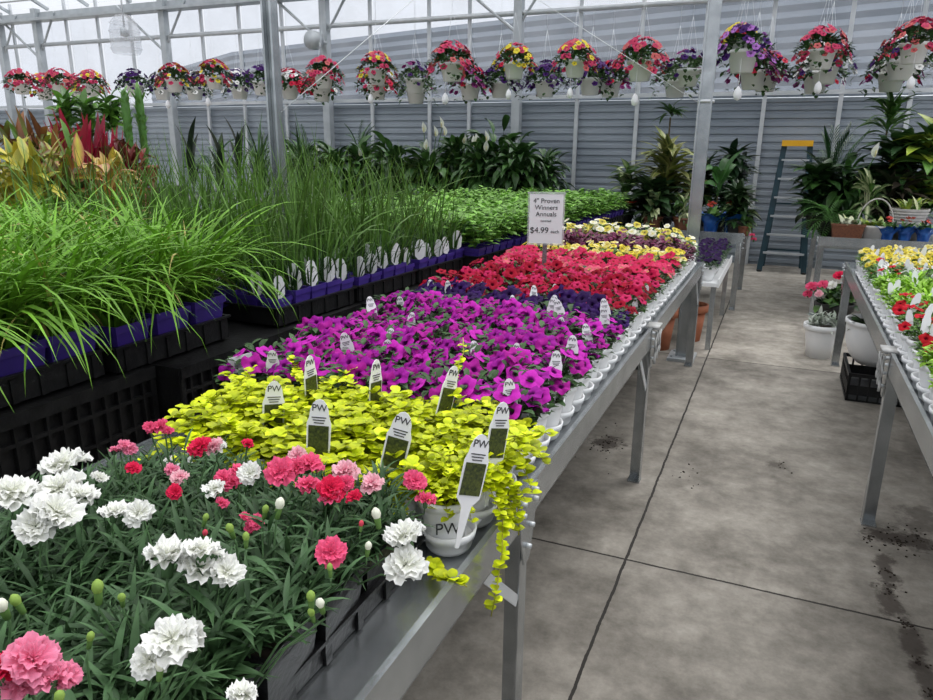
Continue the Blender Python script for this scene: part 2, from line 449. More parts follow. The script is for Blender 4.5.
sc.cycles.max_bounces = 6; sc.cycles.transparent_max_bounces = 12
sc.cycles.diffuse_bounces = 4

# ------------------------------------------------------------------ setting
YW = 11.2
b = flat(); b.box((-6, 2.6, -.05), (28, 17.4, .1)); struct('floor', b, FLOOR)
b = flat(); b.box((-5, 10, -.3), (160, 160, .2))
struct('ground', b, mat('outside_gravel', (.2, .19, .17), (.3, .29, .27), .9, 0, 2))
def corrugated(x0, x1, z0, z1, y, pitch=.105, depth=.022, top=None, nx=1):
    b = MB(); vs = []; fs = []
    rows = []; z = z0; k = 0
    prof = [(0, 0), (.30, 0), (.42, 1), (.88, 1)]
    while z < z1:
        for (t, d) in prof:
            zz = z+t*pitch
            if zz < z1: rows.append((zz, d))
        z += pitch
    for zz, d in rows:
        for xx in (x0, x1): vs.append((xx, y-d*depth, zz))
    for i in range(len(rows)-1): fs.append((2*i, 2*i+1, 2*i+3, 2*i+2))
    b.smooth = False; b.add(vs, fs)
    return b
b = corrugated(-20, 7.5, 0, 2.33, YW+.06)
b.box((-6.25, YW+.10, 1.16), (27.5, .04, 2.33)); struct('wall_back', b, SIDING)
b = flat()
b.box((0, 0, 1.16), (17.4, .08, 2.33), Matrix.Rotation(PI/2, 3, 'Z')); b.v = [(v[0]+7.55, v[1]+2.6, v[2]) for v in b.v]; struct('wall_right_unseen', b, SIDING)  # out-of-view side wall, added to cut low light from the right
b = flat(); b.box((-20.04, 2.6, 1.16), (.08, 17.4, 2.33)); struct('wall_left_unseen', b, SIDING)  # unseen wall on the left, added to reduce low side light
b = flat(); b.box((-6.25, -6.1, 1.16), (27.5, .08, 2.33)); struct('wall_front_unseen', b, SIDING)  # unseen wall behind the camera, added to hold back low light
# posts, girts, mullions of the glazed wall
b = flat(); b.box((-6.25, YW-.03, 2.36), (27.5, .06, .055)); struct('trim_1', b, ALU)
b = MB(); b.tube([(-20, YW-.12, 3.56), (7.5, YW-.12, 3.56)], .04, 10); struct('trim_2', b, ALU)
b = flat(); b.box((-6.25, YW-.06, 4.09), (27.5, .14, .17)); b.box((-6.25, YW-.2, 4.02), (27.5, .22, .05)); struct('trim_3', b, POST)
for px in (5, 42, 167, 325, 516):
    x = at(px, 80, YW-.2).x
    b = flat(); b.box((x, YW-.14, 2.12), (.13, .13, 4.24)); b.box((x, YW-.14, .01), (.22, .2, .02)); 
    b.tube([(x-.05, YW-.14, 3.3), (x-1.15, YW-.14, 4.15)], .025, 8)
    b.tube([(x+.05, YW-.14, 3.45), (x+.55, YW-.14, 4.15)], .022, 8)
    tag(link('wall_post', b.mesh('wall_post', POST)), {5: 'grey steel wall post cut by the left edge of the view', 42: 'grey steel wall post above the pink hanging baskets, near the left edge', 167: 'grey steel wall post to the right of the clear dome fixture', 325: 'grey steel wall post carrying the small round grey fixture', 516: 'grey steel wall post behind the two-tone basket in the middle of the back wall'}[px], 'post', 'steel posts of the back wall')
xs = [at(px, 70, YW).x for px in (20, 73, 104, 136, 206, 243, 285, 372, 430, 470, 579, 640, 703, 768, 845, 915)]
k = 1
for x in xs:
    b = flat(); b.box((x, YW-.02, 2.2), (.055, .04, 4.4)); struct('trim_%d' % (3+k), b, ALU); k += 1
# polythene panes
edges = [-20]+sorted(xs)+[7.5]
for i in range(len(edges)-1):
    b = flat(); b.box(((edges[i]+edges[i+1])/2, YW+.03, 3.28), (edges[i+1]-edges[i]-.055, .004, 1.86))
    struct('window_%d' % (i+1), b, POLY)
# roof: bars, purlins, film panes
RS = .42
def rz(y): return 4.24+(YW-y)*RS if y > 3.2 else 4.24+(YW-3.2)*RS-(3.2-y)*RS
b = flat(); 
for x in [ -20+1.15*i for i in range(25)]:
    b.bar((x, YW, rz(YW)), (x, 3.2, rz(3.2)), .06, .05); b.bar((x, 3.2, rz(3.2)), (x, -6, rz(-6)), .06, .05)
for y in (9.6, 8, 6.4, 4.8, 3.2, 1, -1.5, -4): b.bar((-20, y, rz(y)-.05), (7.5, y, rz(y)-.05), .05, .06)
struct('trim_30', b, POST)
b = flat()
for (ya, yb) in ((YW, 3.2), (3.2, -6)):
    b.add([(-20, ya, rz(ya)+.04), (7.5, ya, rz(ya)+.04), (7.5, yb, rz(yb)+.04), (-20, yb, rz(yb)+.04)], [(0, 1, 2, 3)])
struct('ceiling', b, POLY)
b = flat(); b.bar((-20, 8.6, 4.55), (7.5, 8.6, 4.55), .1, .12)
for x in range(-20, 8, 2): b.bar((x, 8.6, 4.55), (x+1, 8.6, 5.1), .04, .04); b.bar((x+1, 8.6, 5.1), (x+2, 8.6, 4.55), .04, .04)
b.bar((-20, 8.6, 5.13), (7.5, 8.6, 5.13), .07, .07)
struct('trim_31', b, POST)
# outside: neighbouring corrugated building with a sloping roof line
Y2 = 13.6
pts = [at(150, 76, Y2), at(232, 52, Y2), at(430, 28, Y2), at(620, 6, Y2)]
pl = [(p.x, p.z) for p in pts]; sl2 = (pl[3][1]-pl[2][1])/(pl[3][0]-pl[2][0]); pl.append((9, pl[3][1]+sl2*(9-pl[3][0])))
b = flat()
for i in range(len(pl)-1):
    (xa, za), (xb, zb) = pl[i], pl[i+1]; vs = []; fs = []
    K = 44
    for j in range(K+1):
        t = j/K; d = .03 if j % 2 else 0
        vs += [(xa, Y2-d, za*t), (xb, Y2-d, zb*t)]
    fs = [(2*j, 2*j+1, 2*j+3, 2*j+2) for j in range(K)]
    b.add(vs, fs)
    b.add([(xa, Y2, za), (xb, Y2, zb), (xb, Y2+5, zb), (xa, Y2+5, za)], [(0, 1, 2, 3)])
tag(link('corrugated_building', b.mesh('corrugated_building', SIDING2)), 'grey corrugated building with a sloping roof line, seen through the film wall', 'building')

# big steel posts
def big_post(x, y, top, label, plate=True, wv=.082):
    b = flat(); b.box((x, y, top/2), (wv, wv*.75, top))
    for s in (-1, 1): b.box((x+s*wv*.5, y-.035, top/2), (.012, .022, top))
    o = link('steel_post', b.mesh('steel_post', GALV)); tag(o, label, 'post', 'steel roof posts')
    if plate:
        b = flat(); b.box((0, 0, .012), (.2, .26, .024)); 
        for sx in (-1, 1):
            for sy in (-1, 1): b.lathe([(.012, .024), (.012, .04), (0, .04)], 6, (sx*.07, sy*.09, 0))
        link('base_plate', b.mesh('base_plate', POST), o, T(x, y, 0))
    if plate:
        b = MB(); b.lathe([(.052, 0), (.06, 0), (.06, .02), (.052, .02)], 12); link('clamp', b.mesh('clamp', ALU), o, T(x, y, 1.93))
    return o
big_post(-.60, 5.72, 6.4, 'tall steel post at the far end of the petunia bench')
big_post(-2.55, 3.30, 6.8, 'tall steel post rising among the chives at left', plate=False, wv=.052)
# guy wires
def wire(name, a, b_, label, r=.0025):
    b = MB(); b.tube([a, b_], r, 6); tag(link(name, b.mesh(name, ALU)), label, 'cable')
pa = (-.65, 5.68, 1.93)
wire('guy_wire', pa, pa+(at(540, 0, 6.6)-Vector(pa))*1.6 if False else tuple(Vector(pa)+(at(520, -12, 6.3)-Vector(pa))*1.35), 'thin guy wire running up left from the post by the petunia bench')
q0 = at(281, 112, 3.3); q1 = at(413, 0, 5.2)
wire('guy_wire', tuple(q0), tuple(q0+(q1-q0)*1.6), 'thin guy wire crossing the hanging baskets right of the left post')

# ------------------------------------------------------------------ benches
_b = MB(); _b.tube([(-.009, 0, 0), (.009, 0, 0)], .0065, 8); BOLT = _b.mesh('bolt', ALU)
def bench(name, x0, x1, y0, y1, legs, label, z=.80, edge='both', shelf=None, gusset=()):
    o = thing(name, (0, 0, 0), label, 'bench')
    b = flat(); b.box(((x0+x1)/2, (y0+y1)/2, z-.045), (abs(x1-x0)-.02, y1-y0-.02, .008))
    b.box(((x0+x1)/2, y0+.4, z-.06), (abs(x1-x0)-.04, .05, .02))
    link('bench_top', b.mesh('bench_top', GALV), o)
    for x, s in ((x0, -1), (x1, 1)):
        b = flat(); b.bar((x-s*.002, y0, z-.045), (x-s*.002, y1, z-.045), .004, .09)
        b.bar((x-s*.02, y0, z-.089), (x-s*.02, y1, z-.089), .04, .004); b.bar((x-s*.006, y0, z), (x-s*.006, y1, z), .014, .005)
        link('side_rail', b.mesh('side_rail', GALV), o)
    for y in (y0, y1):
        b = flat(); b.bar((x0, y, z-.045), (x1, y, z-.045), .004, .09); link('end_rail', b.mesh('end_rail', GALV), o)
    for y in legs:
        for x, s in ((x0, -1), (x1, 1)):
            b = flat(); wl = .055
            b.box((x-s*.008, y, (z-.02)/2), (.004, wl, z-.02)); b.box((x-s*(.008+wl/2), y+wl/2, (z-.02)/2), (wl, .004, z-.02))
            b.box((x-s*.035, y, .004), (.06, .06, .008))
            l = link('leg', b.mesh('leg', GALV), o)
            b = flat()
            zz = z-.09
            vs = [(x+s*.003, y-.07, z-.004), (x+s*.003, y+.07, z-.004), (x+s*.003, y+.05, zz-.03), (x+s*.003, y+.02, zz-.11), (x+s*.003, y-.02, zz-.11), (x+s*.003, y-.05, zz-.03)]
            vs += [(v[0]-s*.004, v[1], v[2]) for v in vs]
            b.add(vs, [(0, 1, 2, 3, 4, 5), (11, 10, 9, 8, 7, 6)]+[(i, i+6, (i+1) % 6+6, (i+1) % 6) for i in range(6)])
            link('gusset_plate', b.mesh('gusset_plate', GALV), l)
            for (dy, dz) in ((-.045, -.02), (.045, -.02), (.045, -.045), (-.045, -.05), (.02, -.105), (0, -.155)):
                link('bolt', BOLT, l, T(x+s*.005, y+dy, z+dz))
        b = flat(); b.bar((x0, y, z-.10), (x1, y, z-.10), .03, .04); link('cross_bar', b.mesh('cross_bar', GALV), o)
        b = flat(); s = 1
        b.bar((x1-.01, y-.03, z-.30), (x1-.01, y-.26, z-.09), .028, .004, up=(1, 0, 0)); link('brace', b.mesh('brace', ALU), o)
    if shelf:
        b = flat(); b.box(((x0+x1)/2, (y0+y1)/2, shelf), (abs(x1-x0)-.02, y1-y0, .02)); link('shelf', b.mesh('shelf', GALV), o)
    return o
BX1 = -.49
bench('plant_bench', -1.56, BX1, -.4, 5.56, (-.3, 1.52, 3.35, 5.52), 'galvanised steel bench along the aisle, loaded with carnations and petunias')
bench('plant_bench', .48, 1.75, 1.0, 6.06, (1.6, 3.35, 6.02), 'galvanised steel bench on the right side of the aisle with small white pots')
bench('plant_bench', -2.3, -.33, 7.74, 9.15, (7.8, 9.05), 'galvanised steel bench beyond the petunia bench, carrying leafy houseplants')
bench('plant_bench', .36, 2.6, 7.82, 9.9, (7.9, 9.8), 'galvanised steel bench with houseplants to the right of the stepladder')
bench('plant_bench', -9.6, -2.1, 9.3, 10.7, (9.4, 10.6), 'galvanised steel bench of peace lilies against the back wall')
bench('plant_bench', -5.7, -3.85, 1.9, 4.75, (2.0, 4.65), 'galvanised steel bench of colourful crotons behind the grassy plants')
# strap ties hanging from the bench joints
for (x, y, lab) in ((BX1+.012, 3.36, 'frayed strap tied round the petunia bench joint'), (.468, 3.36, 'frayed strap tied round the right bench joint')):
    o = thing('strap_tie', (x, y, .8), lab, 'strap', 'strap ties on the benches')
    b = MB(); s = 1 if x < 0 else -1
    b.box((-s*.012, 0, .004), (.06, .10, .008)); link('loop', b.mesh('loop', STRAP), o)
    for q in range(3):
        b = MB(); b.tube([(s*(.006+.004*q), .03*(q-1)+.01*math.sin(j*1.7+q), -.02-.022*j) for j in range(8-q)], .006, 6); link('strap_end', b.mesh('strap_end', STRAP), o)

# ------------------------------------------------------------------ black crates under the left tables
def bx(y): return -1.86+.055*(y-1.5)
def crate_mesh(lx, ly, h):
    b = flat(); t = .02
    b.box((0, 0, h-.012), (lx-.02, ly-.02, .016))
    for sx in (-1, 1):
        x = sx*(lx/2-t/2)
        b.box((x, 0, h-.02), (t+.012, ly, .04)); b.box((x, 0, .015), (t, ly, .03)); b.box((x-sx*.012, 0, h/2), (.004, ly-.02, h-.03))
        for zz in (.3, .55, .78): b.box((x, 0, h*zz), (t*.7, ly, .012))
        n = int(ly/.05)
        for i in range(n+1): b.box((x, -ly/2+i*ly/n, h/2), (t*.8, .008, h-.02))
    for sy in (-1, 1):
        y = sy*(ly/2-t/2); b.box((0, y, h/2), (lx, t, h)); b.box((0, y, h-.02), (lx, t+.012, .04))
    return b.mesh('black_crate', BLACKP)
CR = crate_mesh(1.16, 1.16, .43)
yy = -.62
for r_ in range(7):
    y = yy+r_*1.18+.58
    for c_ in range(2):
        for lv in range(2):
            x = bx(y)-.58-c_*1.18-(.03 if y < 1.7 else 0)
            o = link('plastic_crate', CR); o.location = (x, y, .002+lv*.438); 
            tag(o, 'black slatted plastic crate, %s of the %s stack, %s row' % ('top' if lv else 'bottom', ORD[r_], 'aisle-side' if c_ == 0 else 'inner'), 'crate', 'stacked black crates')
Z0 = .872

# ------------------------------------------------------------------ plant factories: each returns a list of (part name, mesh, matrix, label)
def place(kind_name, parts, loc, rz, s, label, cat, group):
    o = thing(kind_name, loc, label, cat, group, rz, s)
    for (n, me, m, lb) in parts: link(n, me, o, m, lb)
    return o

# --- grassy lilyturf-like plants
def grass_foliage(seed, n=120, L=.47, h0=.10, c=(.115, .30, .020), up=1.15):
    rr = random.Random(seed); b = MB()
    for i in range(n):
        a = rr.uniform(0, 2*PI); r = rr.random()**.6*.045
        e = rr.uniform(.9, 1.55)*up/1.15
        l = L*rr.uniform(.65, 1.2); k = rr.uniform(.7, 1.25)
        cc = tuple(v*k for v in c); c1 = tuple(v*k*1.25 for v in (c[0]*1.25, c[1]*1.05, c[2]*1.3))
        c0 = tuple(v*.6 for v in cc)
        if rr.random() < .03: c0 = c1 = (.45, .38, .12)
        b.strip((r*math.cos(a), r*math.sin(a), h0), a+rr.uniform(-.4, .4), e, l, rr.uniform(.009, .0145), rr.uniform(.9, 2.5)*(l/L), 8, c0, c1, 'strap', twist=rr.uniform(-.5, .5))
    return b.mesh('foliage', LEAF)
GP = square_pot(.15, .135, PURP)
GF = [grass_foliage(10+i) for i in range(5)]
GT = tray_mesh(.36, .54, .085, BLACKP)
for iy in range(3):
    for ix in range(5):
        y = .86+iy*.55-.1; x = bx(y)-.27-ix*.38
        o = link('tray', GT); o.location = (x, y, Z0+.003); tag(o, 'black tray under the grassy plants, %s from the near end, %s from the aisle' % (ORD[iy], ORD[ix]), 'tray', 'black trays under grassy plants')
        for jx in range(2):
            for jy in range(3):
                if iy == 3: continue
                px, py = x+(jx-.5)*.17, y+(jy-1)*.175
                cl = ix*2+(1-jx); rw = iy*3+jy
                if cl == 0 and rw == 5: pass
                lab = ('bright green grassy plant in the edge row above the crates, %s from the near end' % ORD[rw]) if cl == 0 else 'bright green arching grassy plant in the crowded block behind the edge row'
                place('grassy_plant', [('pot', GP, None, None), ('foliage', GF[rnd.randrange(5)], None, None)], (px, py, Z0+.012), rnd.uniform(-.08, .08) + rnd.choice((0, PI/2, PI)), rnd.uniform(1.02, 1.2), lab, 'plant', 'grassy plants at the aisle edge of the black table' if cl == 0 else 'grassy plants behind the edge row')
# --- chives
def chive_foliage(seed):
    rr = random.Random(seed); b = MB()
    for i in range(13):
        a = rr.uniform(0, 2*PI); r = rr.random()**.5*.045; l = .22+.52*rr.random()**1.2
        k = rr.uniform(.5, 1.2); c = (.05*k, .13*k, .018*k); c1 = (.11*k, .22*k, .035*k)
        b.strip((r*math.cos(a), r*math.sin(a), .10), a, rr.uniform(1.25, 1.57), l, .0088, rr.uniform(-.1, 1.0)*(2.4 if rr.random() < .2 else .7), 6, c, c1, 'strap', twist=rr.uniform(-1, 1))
    for i in range(14):
        a = rr.uniform(0, 2*PI); r = rr.random()*.04; k = rr.uniform(.6, 1)
        b.strip((r*math.cos(a), r*math.sin(a), .10), a, rr.uniform(.7, 1.4), rr.uniform(.12, .24), .009, .8, 3, (.03*k, .08*k, .02*k))
    return b.mesh('foliage', LEAF)
CP = square_pot(.108, .115, PURP)
CF = [chive_foliage(40+i) for i in range(6)]
CT = tray_mesh(.345, .56, .075, BLACKP)
for iy in range(3):
    for ix in range(5):
        y = 2.62+iy*.575; x = bx(y)-.22-ix*.355
        o = link('tray', CT); o.location = (x, y, Z0+.003); o.rotation_euler.z = -.05; tag(o, 'black tray under the chives, %s beyond the grassy plants, %s from the aisle' % (ORD[iy], ORD[ix]), 'tray', 'black trays under chives')
        for jx in range(3):
            for jy in range(5):
                px, py = x+(jx-1)*.112+.05*(jy-2)*.11, y+(jy-2)*.110
                cl = ix*3+2-jx; rw = iy*5+jy
                if cl > 11 and rw % 2: continue
                if (px+2.58)**2+(py-3.3)**2 < .011: continue
                lab = ('tall green chives in a purple pot, edge row, %s beyond the grassy plants' % ORD[rw]) if cl == 0 else 'tall thin green chives in the dense block behind the edge row'
                o = place('chives_plant', [('pot', CP, None, None), ('foliage', CF[rnd.randrange(6)], None, None)], (px, py, Z0+.012), rnd.choice((0, PI/2, PI, -PI/2)), rnd.uniform(.9, 1.1), lab, 'plant', 'chives in the edge row' if cl == 0 else 'chives behind the edge row')
                if cl in (0, ) or (cl < 4 and rnd.random() < .25):
                    mm = (Matrix.Rotation(-o.rotation_euler.z, 4, 'Z') @ Matrix.Translation((.03, -.01, .075)) @ Matrix.Rotation(R(25+rnd.uniform(-25, 45)), 4, 'Z') @ Matrix.Rotation(rnd.uniform(-.15, .15), 4, 'Y'))
                    link('plant_tag', WTAG, o, mm @ Matrix.Scale(1.25, 4), 'white plastic tag')
# --- bushy green seedlings
def seedling_foliage(seed, c=(.16, .34, .05)):
    rr = random.Random(seed); b = MB()
    for i in range(80):
        a = rr.uniform(0, 2*PI); r = rr.random()**.5*.075; z = .12+rr.random()*.13*(1-r*4)
        k = rr.uniform(.65, 1.4); cc = tuple(v*k for v in c)
        b.strip((r*math.cos(a), r*math.sin(a), z), a+rr.uniform(-1, 1), rr.uniform(.0, .9), rr.uniform(.03, .05), rr.uniform(.02, .032), 1.0, 3, cc, cc, 'oval')
    b.col = (.08, .2, .04)
    for i in range(8):
        a = rr.uniform(0, 2*PI); b.tube([(0, 0, .1), (.05*math.cos(a), .05*math.sin(a), .2)], .002, 4, cap=False)
    return b.mesh('foliage', LEAF)
SF = [seedling_foliage(60+i) for i in range(5)]
for iy in range(6):
    for ix in range(5):
        y = 4.36+iy*.58; x = bx(y)-.20-ix*.355+.06
        o = link('tray', CT); o.location = (x, y, Z0+.003); o.rotation_euler.z = -.05; tag(o, 'black tray under the leafy seedlings, %s beyond the chives, %s from the aisle' % (ORD[iy], ORD[ix]), 'tray', 'black trays under seedlings')
        for jx in range(3):
            for jy in range(5):
                px, py = x+(jx-1)*.112+.05*(jy-2)*.11, y+(jy-2)*.112
                cl = ix*3+2-jx; rw = iy*5+jy
                if (cl > 3 and (cl+rw) % 2) or (cl > 8 and rw % 2): continue
                lab = ('leafy green seedling in a purple pot, edge row, %s beyond the chives' % ORD[rw]) if cl == 0 else 'leafy green seedlings in the low block behind the edge row'
                place('herb_seedling', [('pot', CP, None, None), ('foliage', SF[rnd.randrange(5)], Matrix.Diagonal((1.4, 1.4, rnd.uniform(1.1, 1.4), 1)), None)], (px, py, Z0+.012), rnd.choice((0, PI/2, PI)), 1, lab, 'plant', 'green seedlings in the edge row' if cl == 0 else 'green seedlings behind the edge row')

# ------------------------------------------------------------------ petunias and co. on the aisle bench
ZB = .762
POTM = round_pot(.056, .115)
TRAY42 = carry_tray(4, 2)
def mound(seed, c, n=90, rad=.078, h0=.10, h1=.19, L=(.03, .05), W=(.014, .022), shape='oval', up=.9):
    rr = random.Random(seed); b = MB()
    for i in range(n):
        a = rr.uniform(0, 2*PI); r = rr.random()**.55*rad
        z = h0+(h1-h0)*rr.random()*(1-(r/rad)**2*.6)
        k = rr.uniform(.6, 1.35); cc = tuple(v*k for v in c)
        l = rr.uniform(*L)
        b.strip((r*math.cos(a), r*math.sin(a), z), a+rr.uniform(-.9, .9), rr.uniform(-.1, up), l, rr.uniform(*W), rr.uniform(.4, 1.2), 3, cc, cc, shape, fold=.25)
    b.col = tuple(v*.8 for v in c)
    for i in range(10):
        a = rr.uniform(0, 2*PI); b.tube([(0, 0, h0-.01), (rad*.5*math.cos(a), rad*.5*math.sin(a), (h0+h1)/2), (rad*.9*math.cos(a), rad*.9*math.sin(a), h1-.03)], .0018, 4, cap=False)
    return b
def edged(*a, **k):
    k2 = dict(k); k2['leafkw'] = dict(k.get('leafkw', {}), rad=.052, L=(.022, .036)); k2['rad'] = .058
    return flowering_kind(*a, **k), flowering_kind(a[0]+7, *a[1:3], 2, max(2, int(a[4]*.7)), a[5], **k2)
def flower_spots(seed, n, rad, z0, z1):
    rr = random.Random(seed); pts = []
    tries = 0
    while len(pts) < n and tries < 400:
        tries += 1
        a = rr.uniform(0, 2*PI); r = rr.random()**.5*rad
        p = Vector((r*math.cos(a), r*math.sin(a), z0+(z1-z0)*(1-(r/rad)**2)+rr.uniform(-.012, .012)))
        if all((p-q[0]).length > .03 for q in pts):
            d = Vector((r*math.cos(a)*9+rr.uniform(-.35, .35), r*math.sin(a)*9+rr.uniform(-.45, .25)-.25, .85))
            pts.append((p, d, rr.uniform(0, 6), rr.uniform(.82, 1.1)))
    return pts
def flowering_kind(seed, leafc, flowers, n_var, nf, fr, rad=.085, z0=.15, z1=.205, leafn=90, merged=False, fname='flower', leafkw={}):
    """variants: each a list of parts"""
    out = []
    fm = [f.mesh(fname, PETAL) for f in flowers] if not merged else None
    for v in range(n_var):
        mb = mound(seed+v, leafc, leafn, **leafkw)
        parts = [('pot', POTM, None, None), ('foliage', mb.mesh('foliage', LEAF), None, None)]
        spots = flower_spots(seed*3+v, nf, rad, z0, z1)
        if merged:
            q = MB()
            for i, (p, d, ro, s) in enumerate(spots):
                f = flowers[i % len(flowers)]; m = orient(p, d, ro, fr*s)
                q.add([m @ Vector(x) for x in f.v], f.f, f.c)
            parts.append(('blossoms', q.mesh('blossoms', PETAL), None, None))
        else:
            for i, (p, d, ro, s) in enumerate(spots): parts.append((fname, fm[i % len(fm)], orient(p, d, ro, fr*s), None))
        out.append(parts)
    return out
MAG = (.56, .022, .45); MAG2 = (.33, .010, .30); DK = (.10, .0, .10)
GREEN = (.045, .10, .03)
K_mag = edged(100, GREEN, [petunia(MAG, DK, edge=(.58, .03, .47)), petunia(MAG2, DK, ruffle=.16, n=20), petunia((.42, .015, .30), DK, ruffle=.2)], 8, 8, .0305, leafn=110, leafkw=dict(h1=.215))
K_pur = edged(120, (.035, .08, .03), [petunia((.022, .004, .06), (.01, .0, .03)), petunia((.036, .008, .10), (.01, 0, .03), ruffle=.15)], 3, 11, .030)
K_red = edged(140, (.055, .11, .03), [petunia((.34, .002, .022), (.12, 0, .01), n=15), petunia((.42, .004, .05), (.2, 0, .02), n=15, ruffle=.16), petunia((.22, .001, .012), (.1, 0, .01), n=15), petunia((.55, .02, .11), (.25, 0, .03), n=15, ruffle=.16)], 5, 10, .027, z1=.215)
K_pink = edged(160, (.06, .12, .035), [petunia((.62, .035, .12), (.5, .2, .15), n=15), petunia((.55, .015, .08), (.4, .05, .05), n=15), petunia((.70, .13, .19), (.8, .5, .2), n=15)], 4, 11, .027, merged=True)
K_yel = edged(180, (.12, .22, .05), [pansy((.82, .66, .04), (.86, .74, .12)), pansy((.86, .78, .25), (.85, .8, .5), (.5, .3, .02))], 4, 15, .020, merged=True)
K_burg = edged(200, (.13, .025, .06), [pansy((.22, .03, .10), (.30, .07, .16)), pansy((.34, .16, .22), (.2, .04, .1))], 3, 5, .015, merged=True, leafn=130)
K_white = edged(220, (.12, .24, .05), [pansy((.84, .84, .78), (.86, .84, .7), (.7, .6, .1)), pansy((.82, .70, .10), (.86, .78, .2))], 3, 15, .019, merged=True)
K_blue = flowering_kind(240, (.06, .12, .05), [pansy((.025, .006, .06), (.035, .008, .09)), pansy((.04, .012, .08), (.02, .005, .05))], 3, 13, .021, merged=True)
COLS = [-.585-.125*i for i in range(8)]
P = .1275
def col_word(i): return ['edge column by the aisle', 'second column from the aisle', 'third column from the aisle', 'fourth column from the aisle', 'fifth column from the aisle', 'sixth column from the aisle', 'seventh column from the aisle', 'innermost column by the black crates'][i]
rows = []
y = 1.68
SC = {'burgundy leaved': 1.3, 'cream pansy': 1.45, 'yellow pansy': 1.12}
plan = [('magenta petunia', 'petunia_plant', K_mag, 9), ('dark purple petunia', 'petunia_plant', K_pur, 2), ('red petunia', 'petunia_plant', K_red, 6), ('hot pink petunia', 'petunia_plant', K_pink, 5), ('yellow pansy', 'pansy_plant', K_yel, 2), ('burgundy leaved', 'burgundy_plant', K_burg, 3), ('cream pansy', 'pansy_plant', K_white, 2)]
BIG = .6
for (word, nm, K, nrows) in plan:
    for r_ in range(nrows):
        for ci in range(8):
            x = COLS[ci]+rnd.uniform(-.008, .008)
            lab = '%s in a white pot, %s %s row, %s plant from the aisle' % (word, ORD[r_], word.split()[0], ORD[ci])
            KK = K[1] if ci == 0 else K[0]
            if word.startswith('red') and r_ < 2 and False: KK = K_pur
            o = place(nm, KK[rnd.randrange(len(KK))], (x, y, ZB+.012), rnd.uniform(-.7, .7), rnd.uniform(.92, 1.12)*(SC.get(word, 1) if ci else min(1.15, SC.get(word, 1))), lab, 'plant', word+' plants on the aisle bench')
            tagp = .34 if word[0] in 'mdr' else .2
            if rnd.random() < tagp or (ci == 0 and r_ % 2 == 0):
                add_tag(o, (rnd.uniform(-.03, .03), rnd.uniform(-.04, .0), .075), -o.rotation_euler.z+R(35+rnd.uniform(-30, 30)), rnd.uniform(-.3, .1), full=(y < 3.0), pic=TPICM, s=(.95+.2*rnd.random() if y < 3 else .62+.2*rnd.random())/o.scale[0], roll=rnd.uniform(-.25, .25))
        y += P
YEND = y
n = int((YEND-1.62)/(2*P))+1
for j in range(n):
    for i in range(2):
        yc = 1.68+P/2+2*P*j
        if yc > 5.5: continue
        o = link('carry_tray', TRAY42); o.location = (COLS[0]-.1875-i*.5, yc, ZB+.002); o.scale = (1, 1.02, 1)
        tag(o, 'white carry tray on the petunia bench, %s beyond the lime plants, %s side' % (ORD[j], 'aisle' if i == 0 else 'inner'), 'tray', 'white carry trays on the aisle bench')

# --- lime creeping jenny
LIME = (.74, .80, .008); LIME2 = (.46, .58, .008)
def jenny_foliage(seed, n=40, trail=0):
    rr = random.Random(seed); b = MB()
    def leaf(p, az, el, r, k):
        c = tuple(v*k for v in LIME); c1 = tuple(v*k for v in LIME2)
        b.strip(p, az, el, r*2, r*2.1, .5, 4, c1, c, 'oval', fold=.18)
    for i in range(n):
        a = rr.uniform(0, 2*PI); e = rr.uniform(.3, 1.5); L = rr.uniform(.06, .13)
        p = Vector((rr.uniform(-.035, .035), rr.uniform(-.035, .035), .11)); st = L/6
        for j in range(7):
            d = Vector((math.cos(a)*math.cos(e), math.sin(a)*math.cos(e), math.sin(e)))
            q = p+d*st; b.col = (.45, .42, .05)
            b.tube([p, q], .001, 4, cap=False); p = q; e -= .22
            k = rr.uniform(.55, 1.12)
            for s in (-1, 1): leaf(p, a+s*1.4+(j % 2)*1.5, rr.uniform(0, .8), rr.uniform(.009, .0135), k)
    return b
JF = [jenny_foliage(300+i).mesh('foliage', LEAF) for i in range(5)]
jr = 0
jspots = []
for r_, y in enumerate((1.25, 1.385, 1.515)):
    for ci in range(8):
        if ci > 5+(r_ == 2): continue
        x = COLS[ci]+rnd.uniform(-.01, .01)
        o = place('creeping_jenny', [('pot', POTM, None, None), ('foliage', JF[rnd.randrange(5)], None, None)], (x, y, ZB+.012), rnd.uniform(0, 6), rnd.uniform(1.0, 1.15),
                  'lime yellow creeping jenny, %s row behind the carnations, %s from the aisle' % (ORD[r_], ORD[ci]), 'plant', 'lime creeping jenny plants on the aisle bench')
        jspots.append((o, r_, ci))
TR2 = (carry_tray(4, 3, .128), carry_tray(3, 3, .128))
for i in range(2):
    o = link('carry_tray', TR2[i]); o.location = (COLS[0]-.1875-i*.445, 1.383, ZB+.002)
    tag(o, 'white plastic carry tray under the lime trailing plants on the %s side' % ('aisle' if i == 0 else 'inner'), 'tray', 'white carry trays on the aisle bench')
